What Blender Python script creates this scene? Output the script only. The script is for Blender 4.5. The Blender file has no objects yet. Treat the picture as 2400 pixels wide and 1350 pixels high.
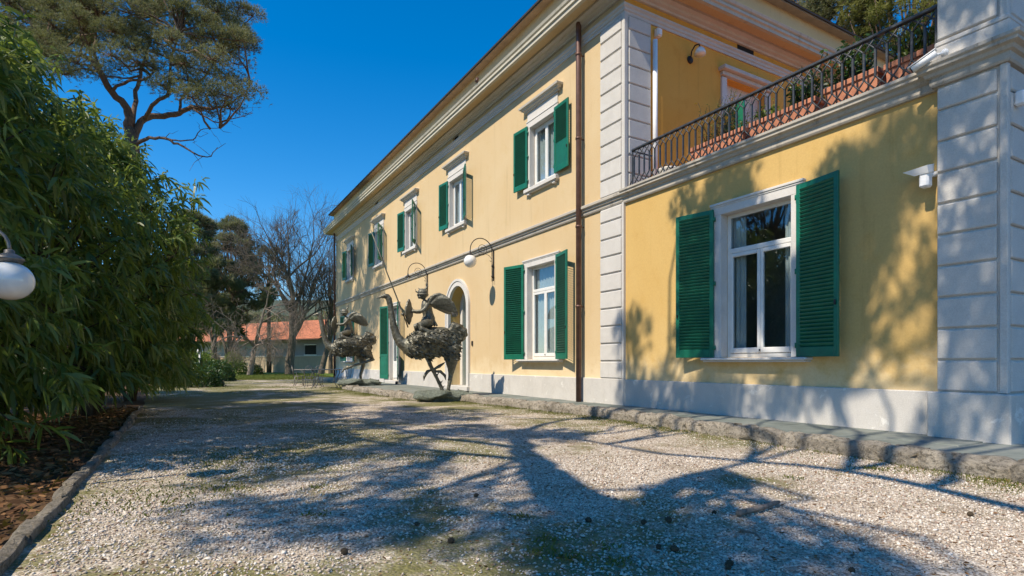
import bpy, bmesh, math, random
import numpy as np
from mathutils import Vector, Matrix, noise
PI = math.pi
rad = math.radians
scene = bpy.context.scene
C = scene.collection
RNG = np.random.default_rng(7)
random.seed(7)

# ------------------------------------------------------------------ camera
F_PX, HOR, CAM_D, CAM_Z = 1325.0, 850.0, 8.3, 1.08
ANG = math.atan2(770.0, F_PX)                     # the facade (plane Y = 0) recedes 30 degrees left of the view axis
VD = (-math.cos(ANG), math.sin(ANG))
VR = (VD[1], -VD[0])
cam_data = bpy.data.cameras.new('camera')
cam = bpy.data.objects.new('camera', cam_data)
C.objects.link(cam)
cam.location = (0, -CAM_D, CAM_Z)
cam.rotation_euler = (PI / 2, 0, math.atan2(VD[1], VD[0]) - PI / 2)
cam_data.sensor_width = 36.0
cam_data.lens = 36.0 * F_PX / 2400.0
cam_data.shift_y = (HOR - 675.0) / 2400.0
cam_data.clip_end = 3000.0
scene.camera = cam

# ------------------------------------------------------------------ sky, sun, exposure
SUN = Vector((0.14, -1.0, 1.2)).normalized()      # towards the sun
world = bpy.data.worlds.new('World')
scene.world = world
world.use_nodes = True
wn = world.node_tree.nodes
wl = world.node_tree.links
wn.clear()
wo = wn.new('ShaderNodeOutputWorld')
wb = wn.new('ShaderNodeBackground')
ws = wn.new('ShaderNodeTexSky')
ws.sky_type = 'NISHITA'
ws.sun_disc = False
ws.sun_elevation = math.asin(SUN.z)
ws.sun_rotation = math.atan2(SUN.x, SUN.y)
ws.altitude = 0
ws.air_density = 1.0
ws.dust_density = 0.0
ws.ozone_density = 4.0
wh = wn.new('ShaderNodeHueSaturation')
wh.inputs['Saturation'].default_value = 1.41
wl.new(ws.outputs[0], wh.inputs['Color'])
wl.new(wh.outputs[0], wb.inputs[0])
wb.inputs[1].default_value = 0.15
wl.new(wb.outputs[0], wo.inputs[0])

sun_data = bpy.data.lights.new('sun', 'SUN')
sun_data.energy = 5.0
sun_data.angle = rad(0.55)
sun_data.color = (1.0, 0.89, 0.72)
sun_ob = bpy.data.objects.new('sun', sun_data)
C.objects.link(sun_ob)
sun_ob.rotation_euler = SUN.to_track_quat('Z', 'Y').to_euler()
sun_ob.location = (0, -30, 36)

vs = scene.view_settings
vs.view_transform = 'Standard'
vs.look = 'None'
vs.gamma = 1.0
vs.exposure = 0.32
vs.use_curve_mapping = False

# ------------------------------------------------------------------ pixel helpers (2400 x 1350 photo)
def ray(x, y):
    u = (x - 1200.0) / F_PX
    v = (HOR - y) / F_PX
    return (VD[0] + u * VR[0], VD[1] + u * VR[1], v)
def at_depth(x, y, dep):
    q = ray(x, y)
    return Vector((q[0] * dep, q[1] * dep - CAM_D, CAM_Z + q[2] * dep))
def ground_at(x, y, z=0.0):
    q = ray(x, y)
    t = (z - CAM_Z) / q[2]
    return Vector((q[0] * t, q[1] * t - CAM_D, z))

# ------------------------------------------------------------------ object helpers
def wm(o):
    m = o.matrix_basis.copy()
    if o.parent:
        m = wm(o.parent) @ o.matrix_parent_inverse @ m
    return m
def adopt(o, parent, local=False):
    if parent is not None:
        o.parent = parent
        if not local:
            o.matrix_parent_inverse = wm(parent).inverted()
    return o
def tag(o, label=None, cat=None, group=None, kind=None):
    if label: o['label'] = label
    if cat: o['category'] = cat
    if group: o['group'] = group
    if kind: o['kind'] = kind
    return o
def empty(name, loc, label, cat, group=None, rz=0.0):
    o = bpy.data.objects.new(name, None)
    o.location = loc
    o.rotation_euler = (0, 0, rz)
    o.empty_display_size = 0.2
    C.objects.link(o)
    return tag(o, label, cat, group)
def obj(name, me, parent=None, local=False):
    o = bpy.data.objects.new(name, me)
    C.objects.link(o)
    return adopt(o, parent, local)
def copy_tree(o, parent=None):
    c = o.copy()
    C.objects.link(c)
    if parent is not None:
        inv = o.matrix_parent_inverse.copy()
        c.parent = parent
        c.matrix_parent_inverse = inv
    for ch in list(o.children):
        copy_tree(ch, c)
    return c
def np_mesh(name, verts, faces, mat, smooth=False, attr=None):
    """verts (n,3); faces (m,k) all with k corners; attr {name: per-vertex floats}"""
    me = bpy.data.meshes.new(name)
    verts = np.asarray(verts, np.float32)
    faces = np.asarray(faces, np.int32)
    m, k = faces.shape
    me.vertices.add(len(verts))
    me.vertices.foreach_set('co', verts.ravel())
    me.loops.add(m * k)
    me.loops.foreach_set('vertex_index', faces.ravel())
    me.polygons.add(m)
    me.polygons.foreach_set('loop_start', np.arange(0, m * k, k, dtype=np.int32))
    me.polygons.foreach_set('use_smooth', np.full(m, bool(smooth)))
    if attr:
        for nm, vals in attr.items():
            a = me.attributes.new(nm, 'FLOAT', 'POINT')
            a.data.foreach_set('value', np.asarray(vals, np.float32))
    me.update(calc_edges=True)
    me.materials.append(mat)
    return me

class MB:
    """collects shapes for ONE mesh"""
    def __init__(s):
        s.v = []; s.f = []; s.sm = []
    def add(s, vs, fs, smooth=False):
        o = len(s.v)
        s.v += [tuple(p) for p in vs]
        for f in fs:
            s.f.append(tuple(i + o for i in f)); s.sm.append(smooth)
        return s
    def box(s, x0, x1, y0, y1, z0, z1, ch=0.0, M=None):
        if x0 > x1: x0, x1 = x1, x0
        if y0 > y1: y0, y1 = y1, y0
        if z0 > z1: z0, z1 = z1, z0
        if ch <= 0:
            vs = [(x, y, z) for z in (z0, z1) for y in (y0, y1) for x in (x0, x1)]
            fs = [(0, 2, 3, 1), (4, 5, 7, 6), (0, 1, 5, 4), (2, 6, 7, 3), (0, 4, 6, 2), (1, 3, 7, 5)]
        else:
            c = min(ch, .45 * min(x1 - x0, y1 - y0, z1 - z0))
            vs = []; idx = {}
            def P(i, j, k, a):
                key = (i, j, k, a)
                if key not in idx:
                    idx[key] = len(vs)
                    X = (x0, x1)[i]; Y = (y0, y1)[j]; Z = (z0, z1)[k]
                    sx, sy, sz = (1, -1)[i], (1, -1)[j], (1, -1)[k]
                    if a != 0: X += sx * c
                    if a != 1: Y += sy * c
                    if a != 2: Z += sz * c
                    vs.append((X, Y, Z))
                return idx[key]
            fs = []
            for i in (0, 1):
                q = [P(i, 0, 0, 0), P(i, 1, 0, 0), P(i, 1, 1, 0), P(i, 0, 1, 0)]; fs.append(q if i else q[::-1])
                q = [P(0, i, 0, 1), P(0, i, 1, 1), P(1, i, 1, 1), P(1, i, 0, 1)]; fs.append(q if i else q[::-1])
                q = [P(0, 0, i, 2), P(1, 0, i, 2), P(1, 1, i, 2), P(0, 1, i, 2)]; fs.append(q if i else q[::-1])
            for a in (0, 1):
                for b in (0, 1):
                    e = [P(a, b, 0, 0), P(a, b, 0, 1), P(a, b, 1, 1), P(a, b, 1, 0)]; fs.append(e[::-1] if a == b else e)
                    e = [P(a, 0, b, 0), P(a, 0, b, 2), P(a, 1, b, 2), P(a, 1, b, 0)]; fs.append(e if a == b else e[::-1])
                    e = [P(0, a, b, 1), P(0, a, b, 2), P(1, a, b, 2), P(1, a, b, 1)]; fs.append(e[::-1] if a == b else e)
            for i in (0, 1):
                for j in (0, 1):
                    for k in (0, 1):
                        t = [P(i, j, k, 0), P(i, j, k, 1), P(i, j, k, 2)]
                        fs.append(t if (i + j + k) % 2 else t[::-1])
        if M is not None:
            vs = [M @ Vector(p) for p in vs]
        return s.add(vs, fs)
    def bar(s, a, b, w, d, up=(0, 0, 1)):
        a = Vector(a); b = Vector(b)
        ax = (b - a); L = ax.length; ax.normalize()
        u = Vector(up)
        sd = ax.cross(u)
        if sd.length < 1e-4: sd = ax.cross(Vector((1, 0, 0)))
        sd.normalize(); u = sd.cross(ax).normalized()
        vs = []
        for p in (a, b):
            for (i, j) in ((-1, -1), (1, -1), (1, 1), (-1, 1)):
                vs.append(p + sd * (w / 2 * i) + u * (d / 2 * j))
        fs = [(0, 3, 2, 1), (4, 5, 6, 7), (0, 1, 5, 4), (1, 2, 6, 5), (2, 3, 7, 6), (3, 0, 4, 7)]
        return s.add(vs, fs)
    def tube(s, pts, rs, n=8, caps=True):
        pts = [Vector(p) for p in pts]
        if not hasattr(rs, '__len__'): rs = [rs] * len(pts)
        vs = []; fs = []
        nrm = None
        for i, p in enumerate(pts):
            t = (pts[min(i + 1, len(pts) - 1)] - pts[max(i - 1, 0)])
            if t.length < 1e-9: t = Vector((0, 0, 1))
            t.normalize()
            if nrm is None:
                nrm = t.cross(Vector((0, 0, 1)))
                if nrm.length < .05: nrm = t.cross(Vector((1, 0, 0)))
            else:
                nrm = nrm - t * nrm.dot(t)
            nrm.normalize()
            b = t.cross(nrm)
            for k in range(n):
                a = 2 * PI * k / n
                vs.append(p + (nrm * math.cos(a) + b * math.sin(a)) * rs[i])
        for i in range(len(pts) - 1):
            for k in range(n):
                k2 = (k + 1) % n
                fs.append((i * n + k, i * n + k2, (i + 1) * n + k2, (i + 1) * n + k))
        if caps:
            fs.append(tuple(range(n - 1, -1, -1)))
            fs.append(tuple((len(pts) - 1) * n + k for k in range(n)))
        return s.add(vs, fs, True)
    def lathe(s, prof, n=16, c=(0, 0, 0), M=None):
        vs = []; fs = []
        for (r, z) in prof:
            for k in range(n):
                a = 2 * PI * k / n
                vs.append((c[0] + r * math.cos(a), c[1] + r * math.sin(a), c[2] + z))
        for i in range(len(prof) - 1):
            for k in range(n):
                k2 = (k + 1) % n
                fs.append((i * n + k, i * n + k2, (i + 1) * n + k2, (i + 1) * n + k))
        fs.append(tuple(range(n - 1, -1, -1)))
        fs.append(tuple((len(prof) - 1) * n + k for k in range(n)))
        if M is not None: vs = [M @ Vector(p) for p in vs]
        return s.add(vs, fs, True)
    def ball(s, c, r, n=12, m=8):
        r = r if hasattr(r, '__len__') else (r, r, r)
        vs = [(c[0], c[1], c[2] - r[2])]; fs = []
        for i in range(1, m):
            th = -PI / 2 + PI * i / m
            for k in range(n):
                a = 2 * PI * k / n
                vs.append((c[0] + r[0] * math.cos(th) * math.cos(a), c[1] + r[1] * math.cos(th) * math.sin(a), c[2] + r[2] * math.sin(th)))
        vs.append((c[0], c[1], c[2] + r[2]))
        for k in range(n):
            fs.append((0, 1 + (k + 1) % n, 1 + k))
            fs.append((len(vs) - 1, 1 + (m - 2) * n + k, 1 + (m - 2) * n + (k + 1) % n))
        for i in range(m - 2):
            for k in range(n):
                k2 = (k + 1) % n
                fs.append((1 + i * n + k, 1 + i * n + k2, 1 + (i + 1) * n + k2, 1 + (i + 1) * n + k))
        return s.add(vs, fs, True)
    def sweep(s, path, prof, closed_prof=True):
        """extrude profile (outward, z) along an XY path; outward = right-hand side of travel, mitred"""
        n = len(path); rows = []
        nr = []
        for i in range(n - 1):
            dx = path[i + 1][0] - path[i][0]; dy = path[i + 1][1] - path[i][1]
            L = math.hypot(dx, dy); nr.append((dy / L, -dx / L))
        for i in range(n):
            if i == 0: m = nr[0]
            elif i == n - 1: m = nr[-1]
            else:
                a, b = nr[i - 1], nr[i]
                k = 1 + a[0] * b[0] + a[1] * b[1]
                m = ((a[0] + b[0]) / k, (a[1] + b[1]) / k)
            rows.append([(path[i][0] + m[0] * o, path[i][1] + m[1] * o, z) for (o, z) in prof])
        k = len(prof)
        vs = [p for r in rows for p in r]
        fs = []
        for i in range(n - 1):
            for j in range(k if closed_prof else k - 1):
                j2 = (j + 1) % k
                fs.append((i * k + j, i * k + j2, (i + 1) * k + j2, (i + 1) * k + j))
        if closed_prof:
            fs.append(tuple(range(k - 1, -1, -1)))
            fs.append(tuple((n - 1) * k + j for j in range(k)))
        return s.add(vs, fs)
    def mesh(s, name, mat, fix=True):
        me = bpy.data.meshes.new(name)
        me.from_pydata(s.v, [], s.f)
        me.polygons.foreach_set('use_smooth', s.sm)
        if fix:
            bm = bmesh.new(); bm.from_mesh(me)
            bmesh.ops.recalc_face_normals(bm, faces=bm.faces[:])
            bm.to_mesh(me); bm.free()
        me.update()
        me.materials.append(mat)
        return me
    def build(s, name, mat, parent=None, local=False, fix=True):
        return obj(name, s.mesh(name, mat, fix), parent, local)

# ------------------------------------------------------------------ materials
def new_mat(name):
    m = bpy.data.materials.new(name)
    m.use_nodes = True
    nt = m.node_tree
    b = nt.nodes['Principled BSDF']
    return m, nt, b
def N(nt, kind, **kw):
    n = nt.nodes.new(kind)
    for k, v in kw.items(): setattr(n, k, v)
    return n
def pos(nt, obj_space=False):
    if obj_space:
        return N(nt, 'ShaderNodeTexCoord').outputs['Object']
    return N(nt, 'ShaderNodeNewGeometry').outputs['Position']
def mapping(nt, vec, sc):
    m = N(nt, 'ShaderNodeMapping')
    m.inputs['Scale'].default_value = sc if hasattr(sc, '__len__') else (sc, sc, sc)
    nt.links.new(vec, m.inputs['Vector'])
    return m.outputs[0]
def noise_fac(nt, vec, scale, detail=4, rough=.55, dist=0.0):
    n = N(nt, 'ShaderNodeTexNoise')
    n.inputs['Scale'].default_value = scale
    n.inputs['Detail'].default_value = detail
    n.inputs['Roughness'].default_value = rough
    n.inputs['Distortion'].default_value = dist
    nt.links.new(vec, n.inputs['Vector'])
    return n.outputs['Fac']
def ramp(nt, fac, stops, interp='LINEAR'):
    r = N(nt, 'ShaderNodeValToRGB')
    r.color_ramp.interpolation = interp
    e = r.color_ramp.elements
    while len(e) < len(stops): e.new(.5)
    for i, (p, c) in enumerate(stops):
        e[i].position = p
        e[i].color = tuple(c) + (1,) if len(c) == 3 else c
    if fac is not None: nt.links.new(fac, r.inputs['Fac'])
    return r.outputs['Color']
def mix(nt, fac, a, b, mode='MIX'):
    m = N(nt, 'ShaderNodeMix', data_type='RGBA', blend_type=mode)
    if isinstance(fac, (int, float)): m.inputs['Factor'].default_value = fac
    else: nt.links.new(fac, m.inputs['Factor'])
    for sock, v in ((m.inputs['A'], a), (m.inputs['B'], b)):
        pass
    for nm, v in (('A', a), ('B', b)):
        s_ = [i for i in m.inputs if i.name == nm and i.type == 'RGBA'][0]
        if isinstance(v, (tuple, list)): s_.default_value = tuple(v) + ((1,) if len(v) == 3 else ())
        else: nt.links.new(v, s_)
    return [o for o in m.outputs if o.type == 'RGBA'][0]
def math_n(nt, op, a, b=None, clamp=False):
    m = N(nt, 'ShaderNodeMath', operation=op, use_clamp=clamp)
    for i, v in enumerate((a, b)):
        if v is None: continue
        if isinstance(v, (int, float)): m.inputs[i].default_value = v
        else: nt.links.new(v, m.inputs[i])
    return m.outputs[0]
def smoothstep(nt, v, lo, hi, a=0.0, b=1.0):
    m = N(nt, 'ShaderNodeMapRange', interpolation_type='SMOOTHSTEP')
    nt.links.new(v, m.inputs['Value'])
    m.inputs['From Min'].default_value = lo; m.inputs['From Max'].default_value = hi
    m.inputs['To Min'].default_value = a; m.inputs['To Max'].default_value = b
    return m.outputs[0]
def bump(nt, b, h, strength=.3, dist=.01):
    n = N(nt, 'ShaderNodeBump')
    n.inputs['Strength'].default_value = strength
    n.inputs['Distance'].default_value = dist
    nt.links.new(h, n.inputs['Height'])
    nt.links.new(n.outputs[0], b.inputs['Normal'])
def plain(name, col, rough=.6, var=.12, scale=6.0, bmp=0.0, bscale=60.0, metal=0.0, spec=.5):
    m, nt, b = new_mat(name)
    p = pos(nt)
    f = noise_fac(nt, p, scale, 5, .6)
    lo = tuple(c * (1 - var) for c in col); hi = tuple(min(1, c * (1 + var)) for c in col)
    nt.links.new(ramp(nt, f, [(.3, lo), (.7, hi)]), b.inputs['Base Color'])
    b.inputs['Roughness'].default_value = rough
    b.inputs['Metallic'].default_value = metal
    b.inputs['Specular IOR Level'].default_value = spec
    if bmp > 0:
        bump(nt, b, noise_fac(nt, p, bscale, 4, .6), bmp, .01)
    return m
M = {}
def sep_xyz(nt, p):
    s = N(nt, 'ShaderNodeSeparateXYZ')
    nt.links.new(p, s.inputs[0])
    return s.outputs

# lime stucco: slow colour drift, rain streaks, damp foot, fine grain
def stucco(name, c1, c2, c3):
    m, nt, b = new_mat(name)
    p = pos(nt)
    big = noise_fac(nt, p, .35, 4, .6, .6)
    mid = noise_fac(nt, p, 2.2, 5, .65, .3)
    col = ramp(nt, big, [(.3, c1), (.7, c2)])
    col = mix(nt, smoothstep(nt, mid, .52, .74, 0, .38), col, c3)
    streak = noise_fac(nt, mapping(nt, p, (3.2, 3.2, .16)), 1.6, 5, .7)
    col = mix(nt, smoothstep(nt, streak, .54, .74, 0, .34), col, tuple(.62 * c for c in c1))
    z = sep_xyz(nt, p)[2]
    low = math_n(nt, 'ADD', z, math_n(nt, 'MULTIPLY', mid, 1.4))
    col = mix(nt, smoothstep(nt, low, 1.35, 2.1, .45, 0), col, (.80, .68, .48))
    fine = noise_fac(nt, p, 38, 4, .6)
    col = mix(nt, .10, col, ramp(nt, fine, [(.3, (.3, .2, .1)), (.7, (1, .9, .7))]), 'OVERLAY')
    nt.links.new(col, b.inputs['Base Color'])
    b.inputs['Roughness'].default_value = .9
    b.inputs['Specular IOR Level'].default_value = .2
    bump(nt, b, mix(nt, .5, noise_fac(nt, p, 90, 3, .6), noise_fac(nt, p, 5, 4, .6)), .22, .012)
    return m
M['stucco'] = stucco('yellow_stucco', (.565, .415, .235), (.60, .465, .285), (.53, .375, .185))
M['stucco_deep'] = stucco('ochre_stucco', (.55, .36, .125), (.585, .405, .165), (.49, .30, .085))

M['stucco_orange_bounce'] = stucco('orange_bounce_stucco', (.70, .335, .058), (.73, .38, .085), (.60, .27, .04))  # return wall stucco; its extra orange is partly bounced light put into the colour
def stone(name, col, dark, patch=None, amt=.35, sc=3.0):
    m, nt, b = new_mat(name)
    p = pos(nt)
    c = ramp(nt, noise_fac(nt, p, sc, 6, .65, .4), [(.3, tuple(.86 * x for x in col)), (.7, col)])
    c = mix(nt, smoothstep(nt, noise_fac(nt, mapping(nt, p, (2.5, 2.5, .5)), 2.0, 6, .7), .52, .78, 0, amt), c, dark)
    if patch:
        c = mix(nt, smoothstep(nt, noise_fac(nt, p, 2.7, 5, .7, .8), .60, .66, 0, .75), c, patch)
    c = mix(nt, .12, c, ramp(nt, noise_fac(nt, p, 70, 3, .6), [(.3, (.1, .1, .1)), (.7, (1, 1, 1))]), 'OVERLAY')
    nt.links.new(c, b.inputs['Base Color'])
    b.inputs['Roughness'].default_value = .88
    b.inputs['Specular IOR Level'].default_value = .25
    bump(nt, b, noise_fac(nt, p, 60, 4, .65), .25, .01)
    return m
M['quoin'] = stone('grey_stucco', (.585, .555, .515), (.44, .415, .38), None, .3)
M['plinth'] = stone('plinth_stone', (.57, .54, .50), (.38, .355, .325), (.70, .68, .64), .55, 1.6)
M['trim'] = stone('trim_stone', (.57, .53, .47), (.36, .32, .26), None, .4)
M['cornice'] = stone('cornice_stone', (.56, .52, .42), (.26, .24, .17), None, .65)
M['surround'] = stone('window_surround', (.64, .61, .57), (.47, .445, .41), None, .3)
M['string'] = stone('string_stone', (.45, .41, .35), (.13, .115, .09), None, .85, 2.2)

def painted(name, col, dark, rough=.42):
    m, nt, b = new_mat(name)
    p = pos(nt)
    c = ramp(nt, noise_fac(nt, p, 4, 5, .65), [(.32, dark), (.68, col)])
    c = mix(nt, smoothstep(nt, noise_fac(nt, mapping(nt, p, (9, 9, 1.2)), 4, 5, .7), .58, .8, 0, .35), c, tuple(min(1, x * 1.5 + .03) for x in col))
    nt.links.new(c, b.inputs['Base Color'])
    b.inputs['Roughness'].default_value = rough
    bump(nt, b, noise_fac(nt, p, 120, 3, .6), .12, .004)
    return m
M['green'] = painted('green_paint', (.006, .155, .088), (.004, .105, .062))
M['white'] = painted('white_paint', (.74, .735, .71), (.66, .65, .62), .4)
M['white_pvc'] = plain('white_plastic', (.78, .78, .78), .45, .05)
M['copper'] = plain('brown_downpipe', (.135, .070, .052), .45, .35, 5.0, .05, 40, .3)
M['iron'] = plain('dark_iron', (.035, .034, .034), .55, .3, 20, .2, 120, .5)
M['rail_iron'] = plain('railing_iron', (.052, .056, .062), .5, .45, 14, .25, 120, .4)
M['dark'] = plain('dark_void', (.012, .012, .013), .9, .1)
M['room'] = plain('room_plaster', (.34, .31, .27), .9, .1)
M['roof_edge'] = plain('dark_roof_edge', (.035, .03, .028), .8, .3)
M['roof'] = plain('roof_tile', (.36, .15, .08), .85, .3, 8, .4, 20)
M['terracotta'] = plain('terracotta', (.47, .19, .11), .85, .25, 9, .3, 60)
M['curtain'] = plain('curtain_cloth', (.62, .60, .56), .9, .06)
M['blind'] = plain('awning_cloth', (.60, .56, .52), .9, .06)

m, nt, b = new_mat('window_glass')
nt.nodes.remove(b)
gl = N(nt, 'ShaderNodeBsdfGlossy'); gl.inputs['Roughness'].default_value = .015
gl.inputs['Color'].default_value = (.9, .95, 1, 1)
tr = N(nt, 'ShaderNodeBsdfTransparent'); tr.inputs['Color'].default_value = (.80, .86, .88, 1)
fr = N(nt, 'ShaderNodeLayerWeight'); fr.inputs['Blend'].default_value = .5
ms = N(nt, 'ShaderNodeMixShader')
gb = N(nt, 'ShaderNodeBump'); gb.inputs['Strength'].default_value = .03; gb.inputs['Distance'].default_value = .02
nt.links.new(noise_fac(nt, pos(nt), 2.5, 2, .5), gb.inputs['Height'])
nt.links.new(gb.outputs[0], gl.inputs['Normal'])
nt.links.new(math_n(nt, 'ADD', math_n(nt, 'MULTIPLY', math_n(nt, 'POWER', fr.outputs['Facing'], 3.5), .75), .07, True), ms.inputs[0])
nt.links.new(tr.outputs[0], ms.inputs[1]); nt.links.new(gl.outputs[0], ms.inputs[2])
nt.links.new(ms.outputs[0], nt.nodes['Material Output'].inputs[0])
M['glass'] = m

m, nt, b = new_mat('opal_glass')
b.inputs['Base Color'].default_value = (.80, .79, .75, 1)
b.inputs['Roughness'].default_value = .12
b.inputs['Subsurface Weight'].default_value = .0
b.inputs['Coat Weight'].default_value = .6
nt.links.new(ramp(nt, noise_fac(nt, pos(nt), 9, 4, .6), [(.3, (.76, .74, .69)), (.7, (.84, .83, .80))]), b.inputs['Base Color'])
M['opal'] = m
# ------------------------------------------------------------------ ground materials
def voro(nt, vec, scale, feat='F1', rnd=1.0):
    v = N(nt, 'ShaderNodeTexVoronoi', feature=feat)
    v.inputs['Scale'].default_value = scale
    v.inputs['Randomness'].default_value = rnd
    nt.links.new(vec, v.inputs['Vector'])
    return v
def gravel_material():
    m, nt, b = new_mat('gravel')
    p = pos(nt)
    v = voro(nt, p, 52)
    v2 = voro(nt, p, 118)
    val = N(nt, 'ShaderNodeSeparateColor'); nt.links.new(v.outputs['Color'], val.inputs[0])
    val2 = N(nt, 'ShaderNodeSeparateColor'); nt.links.new(v2.outputs['Color'], val2.inputs[0])
    peb = ramp(nt, val.outputs[0], [(0, (.13, .095, .07)), (.3, (.31, .25, .19)), (.65, (.54, .46, .37)), (1, (.78, .71, .61))])
    peb2 = ramp(nt, val2.outputs[1], [(0, (.13, .095, .07)), (.5, (.47, .39, .305)), (1, (.76, .68, .58))])
    sel = smoothstep(nt, noise_fac(nt, p, 14, 3, .6), .45, .55)
    col = mix(nt, sel, peb, peb2)
    big = noise_fac(nt, p, .42, 5, .62, .5)
    mid = noise_fac(nt, p, 1.7, 5, .65, .4)
    # brown litter drift, then moss and grass where few feet tread
    col = mix(nt, smoothstep(nt, mid, .46, .64, 0, .5), col, (.23, .165, .105))
    xyz = sep_xyz(nt, p)
    far = smoothstep(nt, xyz[0], -6.0, -20.0, 0, .13)
    edge = smoothstep(nt, xyz[1], -3.6, -2.0, 0, .09)
    edge2 = smoothstep(nt, xyz[1], -4.6, -7.8, 0, .11)
    mf = math_n(nt, 'ADD', math_n(nt, 'ADD', big, far), math_n(nt, 'ADD', edge, edge2))
    mf = math_n(nt, 'ADD', mf, math_n(nt, 'MULTIPLY', math_n(nt, 'SUBTRACT', mid, .5), .55))
    fine = noise_fac(nt, p, 26, 4, .7)
    mf = math_n(nt, 'ADD', mf, math_n(nt, 'MULTIPLY', math_n(nt, 'SUBTRACT', fine, .5), .5))
    moss = ramp(nt, fine, [(.3, (.065, .065, .018)), (.55, (.14, .14, .038)), (.75, (.27, .225, .09))])
    col = mix(nt, smoothstep(nt, mf, .50, .72, 0, .85), col, moss)
    nt.links.new(col, b.inputs['Base Color'])
    b.inputs['Roughness'].default_value = .92
    b.inputs['Specular IOR Level'].default_value = .2
    inv = math_n(nt, 'SUBTRACT', 1.0, v.outputs['Distance'])
    bump(nt, b, math_n(nt, 'ADD', inv, math_n(nt, 'MULTIPLY', fine, .5)), .75, .012)
    return m
def soil_material():
    m, nt, b = new_mat('garden_soil')
    p = pos(nt)
    xyz = sep_xyz(nt, p)
    n1 = noise_fac(nt, p, 7, 6, .7, .3)
    n2 = noise_fac(nt, p, 38, 4, .7)
    soil = ramp(nt, n2, [(.25, (.028, .018, .011)), (.5, (.085, .05, .028)), (.75, (.20, .12, .055))])
    grass = ramp(nt, n2, [(.25, (.07, .11, .015)), (.6, (.17, .24, .035)), (.8, (.26, .28, .07))])
    lit = mix(nt, smoothstep(nt, n1, .45, .65, 0, .6), soil, (.13, .075, .035))
    isg = smoothstep(nt, math_n(nt, 'ADD', xyz[0], math_n(nt, 'MULTIPLY', n1, 6)), -36.0, -41.0)
    col = mix(nt, isg, lit, grass)
    nt.links.new(col, b.inputs['Base Color'])
    b.inputs['Roughness'].default_value = .95
    b.inputs['Specular IOR Level'].default_value = .15
    bump(nt, b, mix(nt, .5, n1, n2), .7, .03)
    return m
M['gravel'] = gravel_material()
M['soil'] = soil_material()
def slate_material():
    m, nt, b = new_mat('slate_paving')
    p = pos(nt)
    n1 = noise_fac(nt, p, 1.6, 6, .7, .6)
    n2 = noise_fac(nt, p, 24, 5, .7)
    c = ramp(nt, n1, [(.28, (.085, .10, .085)), (.5, (.165, .185, .165)), (.72, (.25, .255, .225))])
    c = mix(nt, smoothstep(nt, n2, .55, .75, 0, .5), c, (.20, .175, .12))
    nt.links.new(c, b.inputs['Base Color'])
    b.inputs['Roughness'].default_value = .75
    bump(nt, b, n2, .35, .012)
    return m
M['slate'] = slate_material()
def rock_material(name, c1, c2, c3):
    m, nt, b = new_mat(name)
    p = pos(nt)
    n1 = noise_fac(nt, p, 3.2, 6, .7, .5)
    n2 = noise_fac(nt, p, 22, 6, .75)
    c = ramp(nt, n1, [(.3, c1), (.6, c2)])
    c = mix(nt, smoothstep(nt, n2, .47, .62, 0, .85), c, c3)
    n3 = noise_fac(nt, p, 55, 4, .7)
    c = mix(nt, smoothstep(nt, n3, .62, .70, 0, .6), c, tuple(min(1, 1.7 * q_) for q_ in c2))
    g = N(nt, 'ShaderNodeNewGeometry')
    nt.links.new(c, b.inputs['Base Color'])
    b.inputs['Roughness'].default_value = .93
    bump(nt, b, math_n(nt, 'ADD', n2, math_n(nt, 'MULTIPLY', n3, .4)), 1.0, .05)
    return m
M['kerb'] = rock_material('kerb_stone', (.20, .175, .14), (.44, .385, .31), (.11, .095, .07))
M['border'] = rock_material('border_stone', (.20, .17, .13), (.36, .31, .24), (.12, .10, .06))

# ------------------------------------------------------------------ the ground and the gravel court
g = MB(); g.add([(-1500, -1500, -.012), (1500, -1500, -.012), (1500, 1500, -.012), (-1500, 1500, -.012)], [(0, 1, 2, 3)])
tag(g.build('ground', M['soil']), kind='structure')
def court_edge_wobble(x):
    return .10 * math.sin(x * .9) + .07 * math.sin(x * 2.3 + 1)
g = MB()
xs = np.linspace(9, -40, 90)
lo = [(x, -9.16 + .04 * math.sin(x * 1.7) - max(0, -x - 15) * .02, 0) for x in xs]
hi = [(x, -.5, 0) for x in xs]
g.add(lo + hi, [(i + 1, i, i + 90, i + 91) for i in range(89)])
tag(g.build('gravel_court', M['gravel']), kind='structure')

# paving along the foot of the house, of slate slabs on a bed
PAVE_Z = .15
def pave_edge(x):
    pts = [(2, -1.95), (-2.1, -1.72), (-3.7, -1.53), (-5.7, -1.36), (-9.0, -1.10), (-13.9, -1.45), (-14.3, -1.50), (-15.4, -2.55), (-23.0, -2.62), (-24.2, -2.3), (-25, -1.4), (-37.3, -1.2)]
    for (a, ya), (b_, yb) in zip(pts, pts[1:]):
        if b_ <= x <= a:
            return ya + (yb - ya) * (x - a) / (b_ - a)
    return pts[0][1] if x > 2 else pts[-1][1]
pave = MB()
xs = [1.5 - .5 * i for i in range(78)]
top = [(x, pave_edge(x) + .10, PAVE_Z - .03) for x in xs]
bot = [(x, pave_edge(x) + .10, -.05) for x in xs]
wal = [(x, .1, PAVE_Z - .03) for x in xs]
n = len(xs)
pave.add(top + bot + wal, [(i, i + 1, n + i + 1, n + i) for i in range(n - 1)] + [(i + 1, i, 2 * n + i, 2 * n + i + 1) for i in range(n - 1)])
pave_o = tag(pave.build('pavement', M['slate'], fix=False), kind='structure')
x = 1.4
rr = random.Random(3)
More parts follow.
